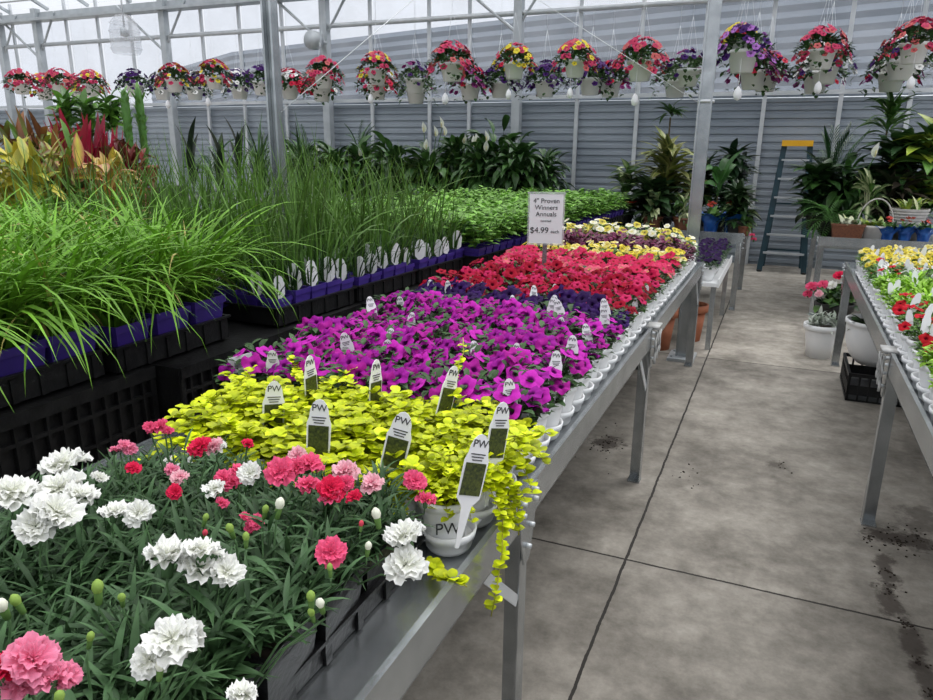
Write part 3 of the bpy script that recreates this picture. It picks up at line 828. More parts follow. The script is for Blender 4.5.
# tags among the creeping jenny, at the places where they stand
def jn(r_, ci):
    for (o, a, b_) in jspots:
        if a == r_ and b_ == ci: return o
for (r_, ci, px, py, Y, az, lean, roll) in ((0, 3, 313, 442, 1.19, 20, -.12, .05), (0, 2, 379, 452, 1.20, 15, -.1, .22), (0, 0, 457, 482, 1.16, 48, -.1, .28), (1, 0, 487, 445, 1.33, 58, -.05, .22), (1, 4, 268, 418, 1.32, 50, -.05, .1), (1, 2, 372, 395, 1.5, 85, 0, .1), (1, 1, 432, 402, 1.5, 70, 0, .35), (0, 5, 311, 388, 1.5, 88, 0, 0)):
    o = jn(r_, ci); p = at(px, py, Y); s = 1.0/o.scale[0]
    loc = Matrix.Rotation(-o.rotation_euler.z, 4, 'Z') @ ((p-o.location)*s)
    TS = 1.45; loc.z -= .10*s*TS
    add_tag(o, loc, -o.rotation_euler.z+R(az), lean, True, s*TS, TPIC, roll=roll)
for c in jn(0, 0).children:
    if c.name.startswith('foliage'): c.matrix_local = T(0, 0, .015) @ Matrix.Diagonal((.72, .72, .95, 1))
# trailing vine over the bench edge
def vine(o, pts, seed, name='trailing_stem', dense=.014, r0=.0085):
    rr = random.Random(seed); b = MB(); pts = [Vector(p) for p in pts]
    b.col = (.45, .42, .05); b.tube(pts, .0014, 5)
    for i in range(len(pts)-1):
        a_, b_ = pts[i], pts[i+1]; k = max(1, int((b_-a_).length/dense))
        for j in range(k):
            p = a_+(b_-a_)*(j/k)
            for s in range(3):
                az = rr.uniform(0, 6.28); kk = rr.uniform(.7, 1.2); r = r0*rr.uniform(.8, 1.3)
                b.strip(p, az, rr.uniform(-.3, .9), r*2, r*2.1, .6, 4, tuple(v*kk for v in LIME2), tuple(v*kk for v in LIME), 'oval', fold=.18)
    me = b.mesh(name, LEAF); v = link(name, me, o); v.matrix_parent_inverse = Matrix.Identity(4)
    v.matrix_local = (Matrix.Translation(o.location) @ Matrix.Rotation(o.rotation_euler.z, 4, 'Z') @ Matrix.Scale(o.scale[0], 4)).inverted()
    return v
o = jn(0, 0)
vine(o, [(-.56, 1.28, .92), (-.515, 1.30, .92), (-.47, 1.29, .84), (-.462, 1.27, .77), (-.46, 1.235, .70), (-.465, 1.22, .645)], 5)
vine(o, [(-.56, 1.24, .92), (-.52, 1.30, .92), (-.485, 1.33, .86), (-.472, 1.33, .80)], 6, dense=.008)
vine(o, [(-.56, 1.28, .93), (-.50, 1.33, .93), (-.465, 1.36, .88), (-.46, 1.37, .80), (-.46, 1.37, .76)], 8, dense=.010)
vine(o, [(-.55, 1.33, .93), (-.51, 1.35, .92), (-.485, 1.36, .86), (-.475, 1.37, .78)], 9, dense=.008)
vine(o, [(-.575, 1.165, .785), (-.55, 1.13, .785), (-.53, 1.11, .785), (-.50, 1.10, .80), (-.47, 1.10, .79)], 7, dense=.007)
vine(jn(2, 2), [(-.75, 1.56, .94), (-.76, 1.66, 1.0), (-.77, 1.76, 1.05), (-.79, 1.80, 1.08)], 11, dense=.02)
vine(jn(2, 4), [(-1.1, 1.5, .92), (-1.16, 1.54, .98), (-1.22, 1.60, .97), (-1.28, 1.66, 1.0)], 12, dense=.01)
# the near pot carries its lettering
pw = text_mesh('PW', .034, INK, .0004)
o = jn(0, 0); ang = R(-58)
pl_ = Matrix.Rotation(-o.rotation_euler.z, 4, 'Z') @ Matrix.Rotation(ang, 4, 'Z') @ Matrix.Translation((.0505, 0, .06)) @ Matrix.Rotation(PI/2, 4, 'Z') @ Matrix.Rotation(PI/2-.1, 4, 'X')
link('pot_lettering', pw, o, pl_)

# ------------------------------------------------------------------ carnations
def dianthus_foliage(seed, rad=.085):
    rr = random.Random(seed); b = MB()
    for i in range(58):
        a = rr.uniform(0, 2*PI); r = rr.random()**.6*rad*.55
        e = rr.uniform(.7, 1.5); L = rr.uniform(.045, .125)
        p = Vector((r*math.cos(a), r*math.sin(a), .10)); nn = 5; e *= rr.choice((1, 1, .75))
        k = rr.uniform(.65, 1.2); b.col = (.07*k, .13*k, .06*k)
        lean = Vector((math.cos(a)*math.cos(e), math.sin(a)*math.cos(e), math.sin(e)))
        b.tube([p, p+lean*L], .0016, 4, cap=False)
        for j in range(nn):
            q = p+lean*L*(j+.6)/nn; az = rr.uniform(0, 6.28)
            for s in (0, PI):
                kk = k*rr.uniform(.8, 1.2)
                c0 = (.030*kk, .072*kk, .026*kk); c1 = (.068*kk, .142*kk, .054*kk)
                b.strip(q, az+s+rr.uniform(-.3, .3), rr.uniform(.35, 1.25), rr.uniform(.04, .085), rr.uniform(.0065, .0105), rr.uniform(.3, 1.3), 5, c0, c1, 'lance', fold=.3)
    return b.mesh('foliage', LEAF)
DF = [dianthus_foliage(400+i) for i in range(6)]
DP = square_pot(.13, .115, BLACKP)
dgrid = []
for ix in range(7):
    for iy in range(7):
        x = -.665-ix*.145; y = .14+iy*.148
        if x < -1.36: continue
        o = place('carnation_plant', [('pot', DP, None, None), ('foliage', DF[rnd.randrange(6)], None, None)], (x, y, ZB+.012), rnd.choice((0, PI/2, PI, -PI/2))+rnd.uniform(-.1, .1), (1.16 if ix == 0 else rnd.uniform(.95, 1.1))*(.84 if iy == 6 else .93 if iy == 5 else 1)*(.85 if ix > 3 else 1),
                  'dark green carnation plant, %s from the aisle edge, %s row before the lime plants' % (ORD[ix], ORD[6-iy]), 'plant', 'carnation plants on the aisle bench')
        dgrid.append(o)
DT = tray_mesh(.43, .60, .05, BLACKP)
for ix in range(2):
    for iy in range(2):
        o = link('tray', DT); o.location = (-.825-ix*.445, .28+iy*.61, ZB+.002)
        tag(o, 'black plastic tray holding carnations, %s on the %s side' % ('the nearer one' if iy == 0 else 'the farther one', 'aisle' if ix == 0 else 'inner'), 'tray', 'black trays under the carnations')
WH = (.86, .86, .84); 
fl = {}
def cm(key, c, ci, n=3, **kw): fl[key] = [carnation(c, ci, 500+i+len(fl)*10, **kw).mesh('flower', PETAL) for i in range(n)]
cm('w', WH, (.80, .82, .68)); cm('p', (.85, .13, .27), (.75, .06, .18)); cm('r', (.80, .03, .11), (.6, .01, .06)); cm('lp', (.88, .55, .60), (.85, .25, .38)); cm('mp', (.86, .30, .45), (.8, .12, .25))
def bud_mesh(c):
    b = MB(); b.col = (.14, .26, .07); b.lathe([(0, -.018), (.004, -.016), (.005, -.004), (.0052, 0)], 8)
    b.col = c; b.lathe([(.005, 0), (.0072, .006), (.006, .012), (.002, .016), (0, .0165)], 8)
    return b.mesh('bud', PETAL)
BUDW = bud_mesh((.85, .86, .72)); BUDG = bud_mesh((.30, .45, .10)); BUDR = bud_mesh((.7, .08, .12))
LBL = {'w': 'white double flower', 'p': 'pink double flower', 'r': 'crimson double flower', 'lp': 'pale pink flower', 'mp': 'mid pink flower'}
cams = CAM
def nearest(p): return min(dgrid, key=lambda o: (o.location.x-p.x)**2+(o.location.y-p.y)**2)
def put_flower(kind, px, py, z, rpx, i=0):
    p = atz(px, py, z); depth = (p-CAM).length; r = rpx*depth/F*1.16
    o = nearest(p)
    inv = (Matrix.Translation(o.location) @ Matrix.Rotation(o.rotation_euler.z, 4, 'Z') @ Matrix.Scale(o.scale[0], 4)).inverted()
    d = (cams-p).normalized(); d = Vector((d.x*.28+rnd.uniform(-.38, .38), d.y*.28+rnd.uniform(-.38, .38), .8))
    if kind in fl:
        f = link('flower', fl[kind][i % 3], o, inv @ orient(p, d, rnd.uniform(0, 6), r), LBL[kind])
    else:
        d = Vector((rnd.uniform(-.3, .3), rnd.uniform(-.3, .3), 1))
        f = link('bud', {'bw': BUDW, 'bg': BUDG, 'br': BUDR}[kind], o, inv @ orient(p, d, 0, r/.0098), {'bw': 'white bud', 'bg': 'green bud', 'br': 'red bud'}[kind])
    base = Vector((p.x+(o.location.x-p.x)*.5, p.y+(o.location.y-p.y)*.5, .90))
    b = MB(); b.col = (.10, .19, .08); dd = d.normalized()
    e0 = p-dd*(r*.7 if kind in fl else .012)
    b.tube([base, (base+e0)/2+Vector((0, 0, .01)), e0-dd*.012, e0], .0017, 5)
    link('flower_stem', b.mesh('flower_stem', LEAF), o, inv)
FL = [('w', 64, 465, 1.07, 19), ('w', 12, 493, 1.07, 18), ('w', 36, 527, 1.06, 17), ('w', 55, 513, 1.07, 20), ('w', 60, 489, 1.06, 19), ('w', 80, 497, 1.06, 16), ('w', 115, 512, 1.05, 12), ('w', 139, 513, 1.05, 12),
      ('w', 168, 557, 1.07, 22), ('w', 201, 552, 1.08, 18), ('w', 198, 568, 1.06, 17), ('w', 226, 573, 1.05, 17), ('w', 172, 640, 1.10, 21), ('w', 150, 660, 1.08, 15), ('w', 188, 640, 1.09, 18), ('w', 405, 536, .99, 20), ('w', 406, 565, .96, 19), ('w', 250, 474, 1.05, 12),
      ('w', 214, 489, 1.04, 10), ('w', 216, 447, 1.05, 9), ('w', 242, 695, 1.05, 14), ('w', 99, 478, 1.03, 7),
      ('lp', 297, 456, 1.05, 10), ('lp', 345, 472, 1.04, 14), ('lp', 372, 484, 1.03, 12), ('lp', 180, 477, 1.04, 8), ('lp', 213, 446, 1.06, 9),
      ('r', 199, 447, 1.07, 11), ('r', 248, 444, 1.05, 6), ('r', 331, 489, 1.04, 14), ('r', 133, 468, 1.04, 7), ('r', 175, 492, 1.03, 7), ('r', 354, 497, 1.03, 8), ('r', 3, 668, 1.1, 16),
      ('p', 280, 473, 1.05, 14), ('p', 311, 464, 1.05, 12), ('p', 308, 485, 1.04, 11), ('p', 330, 497, 1.03, 10), ('p', 415, 481, 1.02, 11), ('p', 426, 500, .99, 10), ('p', 330, 553, 1.04, 14), ('p', 295, 468, 1.05, 10), ('p', 345, 484, 1.04, 9),
      ('p', 232, 483, 1.03, 9), ('p', 240, 470, 1.04, 9), ('p', 223, 478, 1.04, 8), ('p', 222, 503, 1.02, 6), ('p', 256, 522, 1.01, 7), ('p', 245, 517, 1.02, 5), ('p', 251, 527, 1.0, 6),
      ('mp', 32, 660, 1.11, 20), ('mp', 52, 678, 1.09, 14), ('mp', 22, 682, 1.08, 16), ('mp', 64, 678, 1.08, 13), ('mp', 124, 445, 1.04, 6), ('mp', 115, 450, 1.03, 5), ('mp', 130, 449, 1.03, 6),
      ('p', 150, 427, 1.05, 6), ('p', 160, 426, 1.05, 7), ('p', 168, 431, 1.04, 5), ('mp', 172, 470, 1.03, 7),
      ('bw', 279, 508, 1.06, 5.5), ('bw', 377, 518, 1.03, 5.5), ('bw', 368, 549, 1.02, 4), ('bw', 321, 606, 1.04, 5), ('bg', 311, 600, 1.04, 5), ('bg', 312, 615, 1.02, 4), ('bg', 231, 531, 1.06, 4.5), ('bg', 98, 592, 1.08, 6), ('bw', 3, 609, 1.09, 6),
      ('bg', 246, 540, 1.05, 4), ('bg', 265, 512, 1.05, 4), ('br', 361, 526, 1.02, 3), ('bg', 330, 570, 1.03, 3.5), ('bg', 18, 604, 1.08, 5), ('bg', 122, 600, 1.07, 4), ('bw', 160, 670, 1.08, 5), ('bg', 205, 520, 1.04, 3.5), ('bg', 60, 700, 1.08, 5), ('br', 205, 535, 1.04, 3), ('bg', 90, 640, 1.07, 4)]
for i, a in enumerate(FL): put_flower(*a, i=i)

# sign in a clear holder on a stake
p = at(545, 243, 3.85)
o = thing('price_sign', (p.x, p.y, .77), 'white price sign on a grey stake among the red petunias', 'sign', None, R(19))
b = flat(); b.box((0, .006, .17), (.025, .006, .34)); link('stake', b.mesh('stake', GALV), o)
b = flat(); b.box((0, 0, .455), (.185, .004, .27)); link('card', b.mesh('card', CARD), o)
b = flat(); 
for s in (-1, 1): b.box((s*.097, 0, .455), (.008, .01, .285))
b.box((0, 0, .314), (.2, .012, .008)); b.box((0, .001, .596), (.21, .012, .012)); link('clear_holder', b.mesh('clear_holder', DOME), o)
def sgn(s, z, size, x=0):
    m = T(x, -.0035, z) @ Matrix.Rotation(PI/2, 4, 'X')
    link('lettering', text_mesh(s, size, INK, .0006), o, m)
sgn('4" Proven', .553, .036); sgn('Winners', .517, .036); sgn('Annuals', .481, .036); sgn('assorted', .445, .017); sgn('$4.99', .392, .046, -.035); sgn('each', .386, .026, .052)
# small card by the black crates
p = at(243, 378, 1.66)
o = thing('shelf_label', (p.x, p.y, .77), 'small white printed card on a stake between the lime plants and the black crates', 'sign', None, R(35))
b = flat(); b.box((0, .003, .08), (.008, .003, .16)); link('stake', b.mesh('stake', CARD), o)
b = flat(); b.box((0, 0, .185), (.075, .002, .05), Matrix.Rotation(-.25, 3, 'Y')); link('card', b.mesh('card', CARD), o)
b = flat(); 
for k in range(9): b.box((-.02+k*.0035, -.002, .183+.25*(-.02+k*.0035)), (.0018, .001, .02))
link('barcode', b.mesh('barcode', INK), o)

# ------------------------------------------------------------------ right bench
K_rredf = edged(260, (.10, .22, .03), [petunia((.42, .006, .012), (.2, 0, .01), n=15), petunia((.50, .006, .02), (.2, 0, .01), n=15, ruffle=.16)], 4, 3, .026, merged=False, leafn=80)
K_lime = edged(280, (.28, .52, .04), [pansy((.7, .8, .5), (.7, .8, .4))], 3, 2, .01, merged=True, leafn=120, leafkw=dict(L=(.04, .07), up=1.2))
K_gw = edged(300, (.12, .26, .05), [pansy((.82, .83, .8), (.8, .8, .8)), petunia((.6, .02, .04), (.2, 0, 0), n=15)], 3, 5, .02, merged=True, leafn=90)
RC = [.565+.125*i for i in range(9)]
y = 1.55
rplan = [('green and white flowered', 'bedding_plant', K_gw, 7), ('lime green leafy', 'bedding_plant', K_lime, 4), ('dark red flowered', 'bedding_plant', K_rredf, 7), ('lime green feathery', 'bedding_plant', K_lime, 6), ('red and white flowered', 'bedding_plant', K_gw, 3), ('pale yellow pansy', 'pansy_plant', K_yel, 6)]
for (word, nm, K, nrows) in rplan:
    for r_ in range(nrows):
        for ci in range(9):
            if ci > 3+y*.85: continue
            if RC[ci] > 1.68: continue
            KK = K[1] if ci == 0 else K[0]
            o = place(nm, KK[rnd.randrange(len(KK))], (RC[ci]+rnd.uniform(-.008, .008), y, ZB+.012), rnd.uniform(-.7, .7), rnd.uniform(.9, 1.08), '%s on the right bench, %s such row, %s plant from the aisle' % (word, ORD[r_], ORD[ci]), 'plant', word+' plants on the right bench')
            if rnd.random() < .45: add_tag(o, (rnd.uniform(-.03, .03), rnd.uniform(-.04, 0), .10), -o.rotation_euler.z+R(rnd.uniform(-50, 10)), rnd.uniform(-.3, .1), full=False, s=.8, roll=rnd.uniform(-.25, .25))
        y += P
RY = y
nn = int((RY-1.5)/(2*P))
for j in range(nn):
    for i in range(2):
        o = link('carry_tray', TRAY42); o.location = (RC[0]+.1875+i*.5, 1.55+P/2+2*P*j, ZB+.002)
        tag(o, 'white carry tray on the right bench, %s from the near end, %s side' % (ORD[j], 'aisle' if i == 0 else 'far'), 'tray', 'white carry trays on the right bench')

# ------------------------------------------------------------------ houseplants
def rosette(seed, n, L, W, cols, h=.0, el=(.3, 1.4), droop=(.6, 1.6), seg=7, shape='lance', fold=.3, edge=None, stem=0, spread=.04, mat_=GLOSSY, petiole=0, zr=0):
    rr = random.Random(seed); b = MB()
    for i in range(n):
        a = rr.uniform(0, 2*PI); e = rr.uniform(*el); c = rr.choice(cols); k = rr.uniform(.65, 1.25)
        c = tuple(v*k for v in c); c1 = tuple(v*k for v in rr.choice(cols))
        z = h+rr.random()*zr
        p = Vector((rr.uniform(-spread, spread), rr.uniform(-spread, spread), z)); l = rr.uniform(*L)
        if petiole:
            pe = petiole*rr.uniform(.4, 1.1); d = Vector((math.cos(a)*math.cos(e), math.sin(a)*math.cos(e), math.sin(e)))
            b.col = tuple(v*.8 for v in c); b.tube([p, p+d*pe], .003, 4, cap=False); p = p+d*pe; e -= rr.uniform(.3, .9)
        b.strip(p, a, e, l, rr.uniform(*W), rr.uniform(*droop), seg, c, c1, shape, fold, rr.uniform(-.4, .4), edge)
    if stem:
        b.col = (.10, .08, .04); b.tube([(0, 0, 0), (.01, 0, stem)], .012, 7)
    return b
DG = (.022, .058, .018); MG = (.045, .115, .025); YG = (.32, .40, .04); YEL_ = (.62, .50, .06); REDL = (.28, .02, .04); ORG = (.26, .11, .04); CRM = (.62, .66, .38); LG = (.12, .26, .05)
def hp(nm, foliage_mb, px, Ytop, base_z, py_top, pot_m, label, cat='plant', pot_r=.09, pot_h=.16, group=None, extra=None, wpx=None, X=None):
    """houseplant standing on base_z; its top is at pixel row py_top, its crown wpx pixels wide"""
    if X is not None:
        d = M3 @ _ray(px, py_top); Ytop = d.y*X/d.x
    t = at(px, py_top, Ytop)
    depth = -(M3.transposed() @ (t-CAM)).z
    zs = [v[2] for v in foliage_mb.v]; fh = max(zs)
    rs = sorted(math.hypot(v[0], v[1]) for v in foliage_mb.v); r90 = rs[int(len(rs)*.93)]
    s = (t.z-base_z-pot_h*.85)/fh
    sxy = s if wpx is None else (wpx*.5*depth/F)/r90
    o = thing(nm, (t.x, Ytop, base_z), label, cat, group, rnd.uniform(0, 6))
    if pot_m: link('pot', round_pot(pot_r, pot_h, pot_m), o)
    link('foliage', foliage_mb.mesh('foliage', GLOSSY), o, T(0, 0, pot_h*.85) @ Matrix.Diagonal((sxy, sxy, s, 1)))
    if extra: extra(o, s, pot_h)
    return o
GZ = .765
def crot(seed, cols, edge=None): return rosette(seed, 150, (.11, .17), (.045, .065), cols, .03, (-.1, 1.3), (.2, 1.1), 6, 'lance', .3, edge, .3, .13, zr=.34)
YG2 = (.42, .44, .04)
crots = [(6, -3.95, 122, 70, [YG2, YEL_, LG], (.5, .42, .05), 'bright yellow croton cut by the left edge, behind the grassy plants'), (36, -4.1, 128, 62, [YG, LG, YG2], (.2, .06, .03), 'yellow green croton, second from the left edge'),
         (82, -4.0, 132, 66, [YEL_, YG2, (.62, .52, .22)], (.42, .12, .08), 'cream and yellow croton with pink edges, in front of the red cordyline'), (108, -4.15, 145, 52, [YEL_, YG, ORG], (.40, .25, .06), 'low yellow croton with reddish edges beside the chives'),
         (24, -4.5, 106, 50, [(.20, .07, .03), LG, ORG], None, 'bronze and green croton rising behind the yellow ones'), (50, -4.5, 118, 44, [LG, (.22, .06, .03), YG], None, 'mottled green croton behind the yellow ones'), (124, -4.5, 136, 46, [(.20, .02, .02), (.10, .03, .02), ORG], None, 'dark reddish brown croton below the two upright succulents'), (60, -4.05, 152, 50, [MG, YG, ORG], None, 'low mottled green croton between the two yellow ones')]
for i, (px, X, py, wp, cols, ed, lab) in enumerate(crots): hp('croton_plant', crot(600+i, cols, ed), px, 0, GZ, py, BLACKM, lab, group='crotons behind the grassy plants', X=X, wpx=wp*1.05)
for i, (px, X, py, wp, lab) in enumerate(((68, -4.7, 108, 40, 'red leaved cordyline, left one of the pair behind the crotons'), (90, -4.7, 110, 36, 'red leaved cordyline, right one of the pair behind the crotons'), (108, -4.6, 124, 32, 'low dark red cordyline beside the upright succulents'))):
    hp('cordyline_plant', rosette(620+i, 26, (.3, .45), (.15, .22), [REDL, (.36, .015, .05)], 0, (.75, 1.4), (.2, .7), 7, 'lance', .3, None, 0, .02), px, 0, GZ, py, BLACKM, lab, group='red cordylines', X=X, wpx=wp*1.25)
for i, (px, X, py, wp, lab) in enumerate(((62, -5.3, 84, 36, 'bright green bushy plant under the pink baskets, leftmost of three'), (84, -5.3, 86, 36, 'bright green bushy plant under the pink baskets, middle of three'), (106, -5.3, 84, 34, 'bright green bushy plant under the pink baskets, rightmost of three'))):
    hp('bushy_green_plant', rosette(630+i, 60, (.14, .22), (.06, .08), [LG, (.16, .36, .05), MG], .7, (.0, 1.3), (.4, 1.2), 6, 'lance', .3, None, .8, .03, zr=.25), px, 0, GZ, py, BLACKM, lab, group='bushy green plants under the left baskets', X=X, wpx=wp)
b = flat(); b.box((0, 0, .25), (.62, .5, .5))
o = link('riser_box', b.mesh('riser_box', BLACKM)); d = M3 @ _ray(131, 130); o.location = (-5.0, d.y*-5.0/d.x, .768); tag(o, 'dark riser box under the two upright succulents', 'box')
for i, (px, py, lab) in enumerate(((123, 84, 'tall upright green succulent in a red pot, left of its twin'), (137, 81, 'tall upright green succulent in a red pot, right of its twin'))):
    b = MB(); rr = random.Random(640+i); b.col = (.08, .20, .04)
    b.lathe([(.02, 0), (.035, .1), (.04, .3), (.042, .5), (.03, .6), (0, .63)], 7)
    for q in range(46): b.strip((rr.uniform(-.02, .02), rr.uniform(-.02, .02), .08+rr.random()*.5), rr.uniform(0, 6.3), 1.1, .11, .035, .5, 4, (.09, .22, .04), (.15, .32, .07), 'oval')
    hp('upright_succulent', b, px, 0, 1.27, py, REDP, lab, pot_r=.10, pot_h=.16, group='upright succulents in red pots', X=-5.0, wpx=15)
for i, (px, py, lab) in enumerate(((187, 116, 'dark spear leaved plant standing above the chives, leftmost of three'), (217, 124, 'dark spear leaved plant standing above the chives, middle of three'), (236, 116, 'dark spear leaved plant standing above the chives, rightmost of three'))):
    b = MB(); b.col = (.04, .06, .03); b.tube([(0, 0, 0), (0, 0, .8)], .012, 6)
    for q in range(6): b.strip((0, 0, .62+q*.045), q*2.4+i, 1.2, .26, .09, .5, 6, (.010, .020, .010), (.02, .032, .018), 'lance', .35)
    hp('spear_leaf_plant', b, px, 0, .0, py, BLACKM, lab, group='spear leaved plants above the chives', pot_r=.12, pot_h=.25, X=-4.9, wpx=24)
for i, (px, py, lab) in enumerate(((256, 108, 'grassy plant with arching leaves, left of the near steel post'), (300, 106, 'grassy plant with arching leaves, right of the near steel post'))):
    hp('arching_plant', rosette(655+i, 60, (.35, .5), (.02, .03), [MG, DG], .6, (.5, 1.5), (.6, 1.8), 9, 'strap', .2, None, .5, .05, zr=.2), px, 0, .0, py, BLACKM, lab, group='arching plants beside the near post', pot_r=.13, pot_h=.25, X=-4.6, wpx=50)
# greenery band along the back bench
def spathe(seed):
    b = MB(); b.col = (.8, .82, .74)
    vs = []; n = 7
    b.strip((0, 0, 0), 0, 1.45, .13, .06, .35, 7, (.74, .80, .62), (.86, .87, .83), 'lance', .5)
    b.col = (.8, .75, .4); b.tube([(.01, 0, .01), (.014, 0, .06)], .006, 6)
    return b.mesh('spathe', PETAL)
SPA = spathe(1)
def peace(seed): return rosette(seed, 190, (.18, .27), (.08, .12), [DG, MG, (.03, .08, .02), (.07, .17, .04)], 0, (.1, 1.5), (.5, 1.4), 6, 'lance', .3, None, 0, .05, petiole=.34, zr=.12)
def add_spathes(pxs, Y):
    def f(o, s, ph):
        inv = (Matrix.Translation(o.location) @ Matrix.Rotation(o.rotation_euler.z, 4, 'Z')).inverted()
        for (px, py) in pxs:
            p = at(px, py, Y-.12)
            link('spathe', SPA, o, inv @ Matrix.Translation(p) @ Matrix.Rotation(R(rnd.uniform(-120, -40)), 4, 'Z') @ Matrix.Scale(1.25, 4), 'white spathe')
            b = MB(); b.col = MG; b.tube([(o.location.x, o.location.y, o.location.z+ph), ((o.location.x+p.x)/2, (o.location.y+p.y)/2-.03, (o.location.z+p.z)/2+.1), tuple(p)], .006, 5)
            link('flower_stalk', b.mesh('flower_stalk', GLOSSY), o, inv)
    return f
pl2 = [(300, 9.9, 146, 50, [(318, 155)], 'dark green peace lily right of the near steel post, one white spathe'), (334, 9.6, 150, 46, [], 'dark green leafy plant on the back bench, leftmost behind the chives'), (362, 9.9, 144, 44, [(360, 158)], 'broad leaved peace lily on the back bench, well left of the tall spathes'), (392, 9.6, 140, 46, [], 'dark leafy plant immediately left of the flowering peace lilies'),
       (430, 9.7, 150, 50, [(424, 133), (436, 137), (442, 128), (445, 136), (426, 150)], 'peace lily with the tallest cluster of white spathes'), (458, 9.9, 142, 40, [(455, 146), (464, 144)], 'peace lily with two white spathes, second along the back bench'),
       (482, 9.6, 146, 44, [(474, 147), (477, 145), (487, 142), (486, 152)], 'peace lily with four white spathes, right of the tall cluster'), (497, 9.9, 124, 50, [], 'bushy dark green plant beside the peace lilies, below the middle basket'), (520, 9.6, 140, 46, [], 'spreading leafy plant on the back bench, right of the peace lilies'), (545, 9.9, 156, 42, [], 'low leafy plant at the right end of the back bench')]
for i, (px, Y, py, wp, sp_, lab) in enumerate(pl2):
    hp('peace_lily' if sp_ else 'leafy_houseplant', peace(700+i), px, Y, GZ, py-9, BLACKM, lab, group='houseplants on the back bench', extra=add_spathes(sp_, Y) if sp_ else None, wpx=wp*1.35, pot_r=.13, pot_h=.2)
# ferns / palms poking up there
def palm(seed, nf=12, L=.5, c=DG, leaf=.16, el=(.5, 1.45), droop=(.7, 1.5), lw=.014, h=0):
    rr = random.Random(seed); b = MB()
    for i in range(nf):
        a = rr.uniform(0, 2*PI); e = rr.uniform(*el); l = L*rr.uniform(.75, 1.15); dr = rr.uniform(*droop); p = Vector((0, 0, h)); st = l/14
        k = rr.uniform(.7, 1.3); cc = tuple(v*k for v in c); b.col = cc
        for j in range(14):
            d = Vector((math.cos(a)*math.cos(e), math.sin(a)*math.cos(e), math.sin(e))); q = p+d*st
            b.tube([p, q], .003, 4, cap=False)
            if j > 2:
                for s in (-1, 1): b.strip(q, a+s*(1.0-.03*j), e*.5+.25, leaf*(1-abs(j-7)/14), lw, .7, 3, cc, tuple(v*1.3 for v in cc), 'lance')
            p = q; e -= dr/14
    return b
for i, (px, Y, py, wp, lab) in enumerate(((212, 8.9, 138, 60, 'feathery palm behind the chives, left of the near steel post'), (310, 9.0, 124, 52, 'feathery palm behind the chives, just right of the near steel post'), (358, 10.2, 120, 40, 'small palm rising over the back bench plants'))):
    hp('palm_plant', palm(720+i, 18, .45, (.035, .10, .025), .12, h=.35), px, Y, GZ if Y > 9.5 else 0, py, BLACKM, lab, group='palms behind the chives', pot_r=.14, pot_h=.2, wpx=wp)
# far bench beyond the aisle bench (x -1.75..-.33, y 6.25..9.05)
FB = [('dracaena_plant', rosette(740, 150, (.28, .40), (.055, .08), [MG, (.16, .18, .05), DG, YG], .1, (-.1, 1.5), (.7, 1.7), 7, 'lance', .3, (.30, .30, .10), .7, .03, zr=.65), 672, 8.45, 124, 76, 'large variegated green and yellow plant left of the far steel post'),
      ('variegated_plant', rosette(741, 60, (.14, .2), (.05, .07), [CRM, LG, MG], .2, (.0, 1.4), (.4, 1.2), 6, 'lance', .3, MG, .3, .03, zr=.25), 628, 8.2, 158, 40, 'cream splashed leafy plant above the red flowers'),
      ('banana_leaf_plant', rosette(742, 12, (.4, .5), (.16, .20), [(.05, .17, .03), (.04, .12, .03)], .2, (.7, 1.4), (.4, 1.2), 8, 'lance', .25, None, .2, .02, petiole=.15), 722, 8.0, 150, 44, 'plant with large paddle leaves right of the far steel post'),
      ('dark_leaf_plant', rosette(743, 200, (.2, .3), (.06, .08), [DG, (.018, .045, .02)], .05, (-.4, 1.5), (.4, 1.4), 6, 'lance', .3, None, .7, .04, zr=.75), 738, 8.7, 138, 46, 'dark bushy plant left of the stepladder'),
      ('dark_leaf_plant', rosette(744, 160, (.2, .3), (.06, .08), [DG, MG], .05, (-.3, 1.5), (.4, 1.4), 6, 'lance', .3, None, .6, .04, zr=.6), 705, 8.8, 150, 52, 'dark leafy plant directly behind the far steel post'),
      ('dark_leaf_plant', rosette(745, 150, (.2, .3), (.06, .08), [DG, (.03, .06, .02)], .0, (-.3, 1.5), (.4, 1.4), 6, 'lance', .3, None, .3, .04, zr=.4), 655, 8.1, 172, 70, 'low dark leafy plant between the red flowers and the post'),
      ('dark_leaf_plant', rosette(749, 120, (.2, .3), (.06, .08), [DG, (.03, .06, .02)], .0, (-.3, 1.5), (.4, 1.4), 6, 'lance', .3, None, .3, .04, zr=.4), 742, 7.9, 178, 40, 'low dark leafy plant at the corner nearest the stepladder'),
      ('variegated_plant', rosette(746, 34, (.14, .2), (.05, .07), [CRM, LG], 0, (.2, 1.4), (.3, 1.2), 6, 'lance', .3, MG, 0, .02, petiole=.08), 742, 8.0, 186, 34, 'cream leaved plant behind the handled brown basket'),
      ('variegated_plant', rosette(747, 30, (.12, .18), (.05, .07), [LG, CRM, MG], 0, (.2, 1.4), (.3, 1.2), 6, 'lance', .3, None, 0, .02, petiole=.08), 686, 7.95, 190, 26, 'small pale leaved plant just left of the far steel post'),
      ('variegated_plant', rosette(748, 26, (.12, .18), (.05, .07), [LG, CRM], 0, (.2, 1.4), (.3, 1.2), 6, 'lance', .3, None, 0, .02, petiole=.08), 655, 7.95, 188, 28, 'small pale leaved plant right of the red flowers')]
for (nm, f, px, Y, py, wp, lab) in FB: hp(nm, f, px, Y, GZ, py, BROWN if 'small' in lab else BLACKM, lab, group='houseplants on the far bench', wpx=wp, pot_r=.11, pot_h=.15)
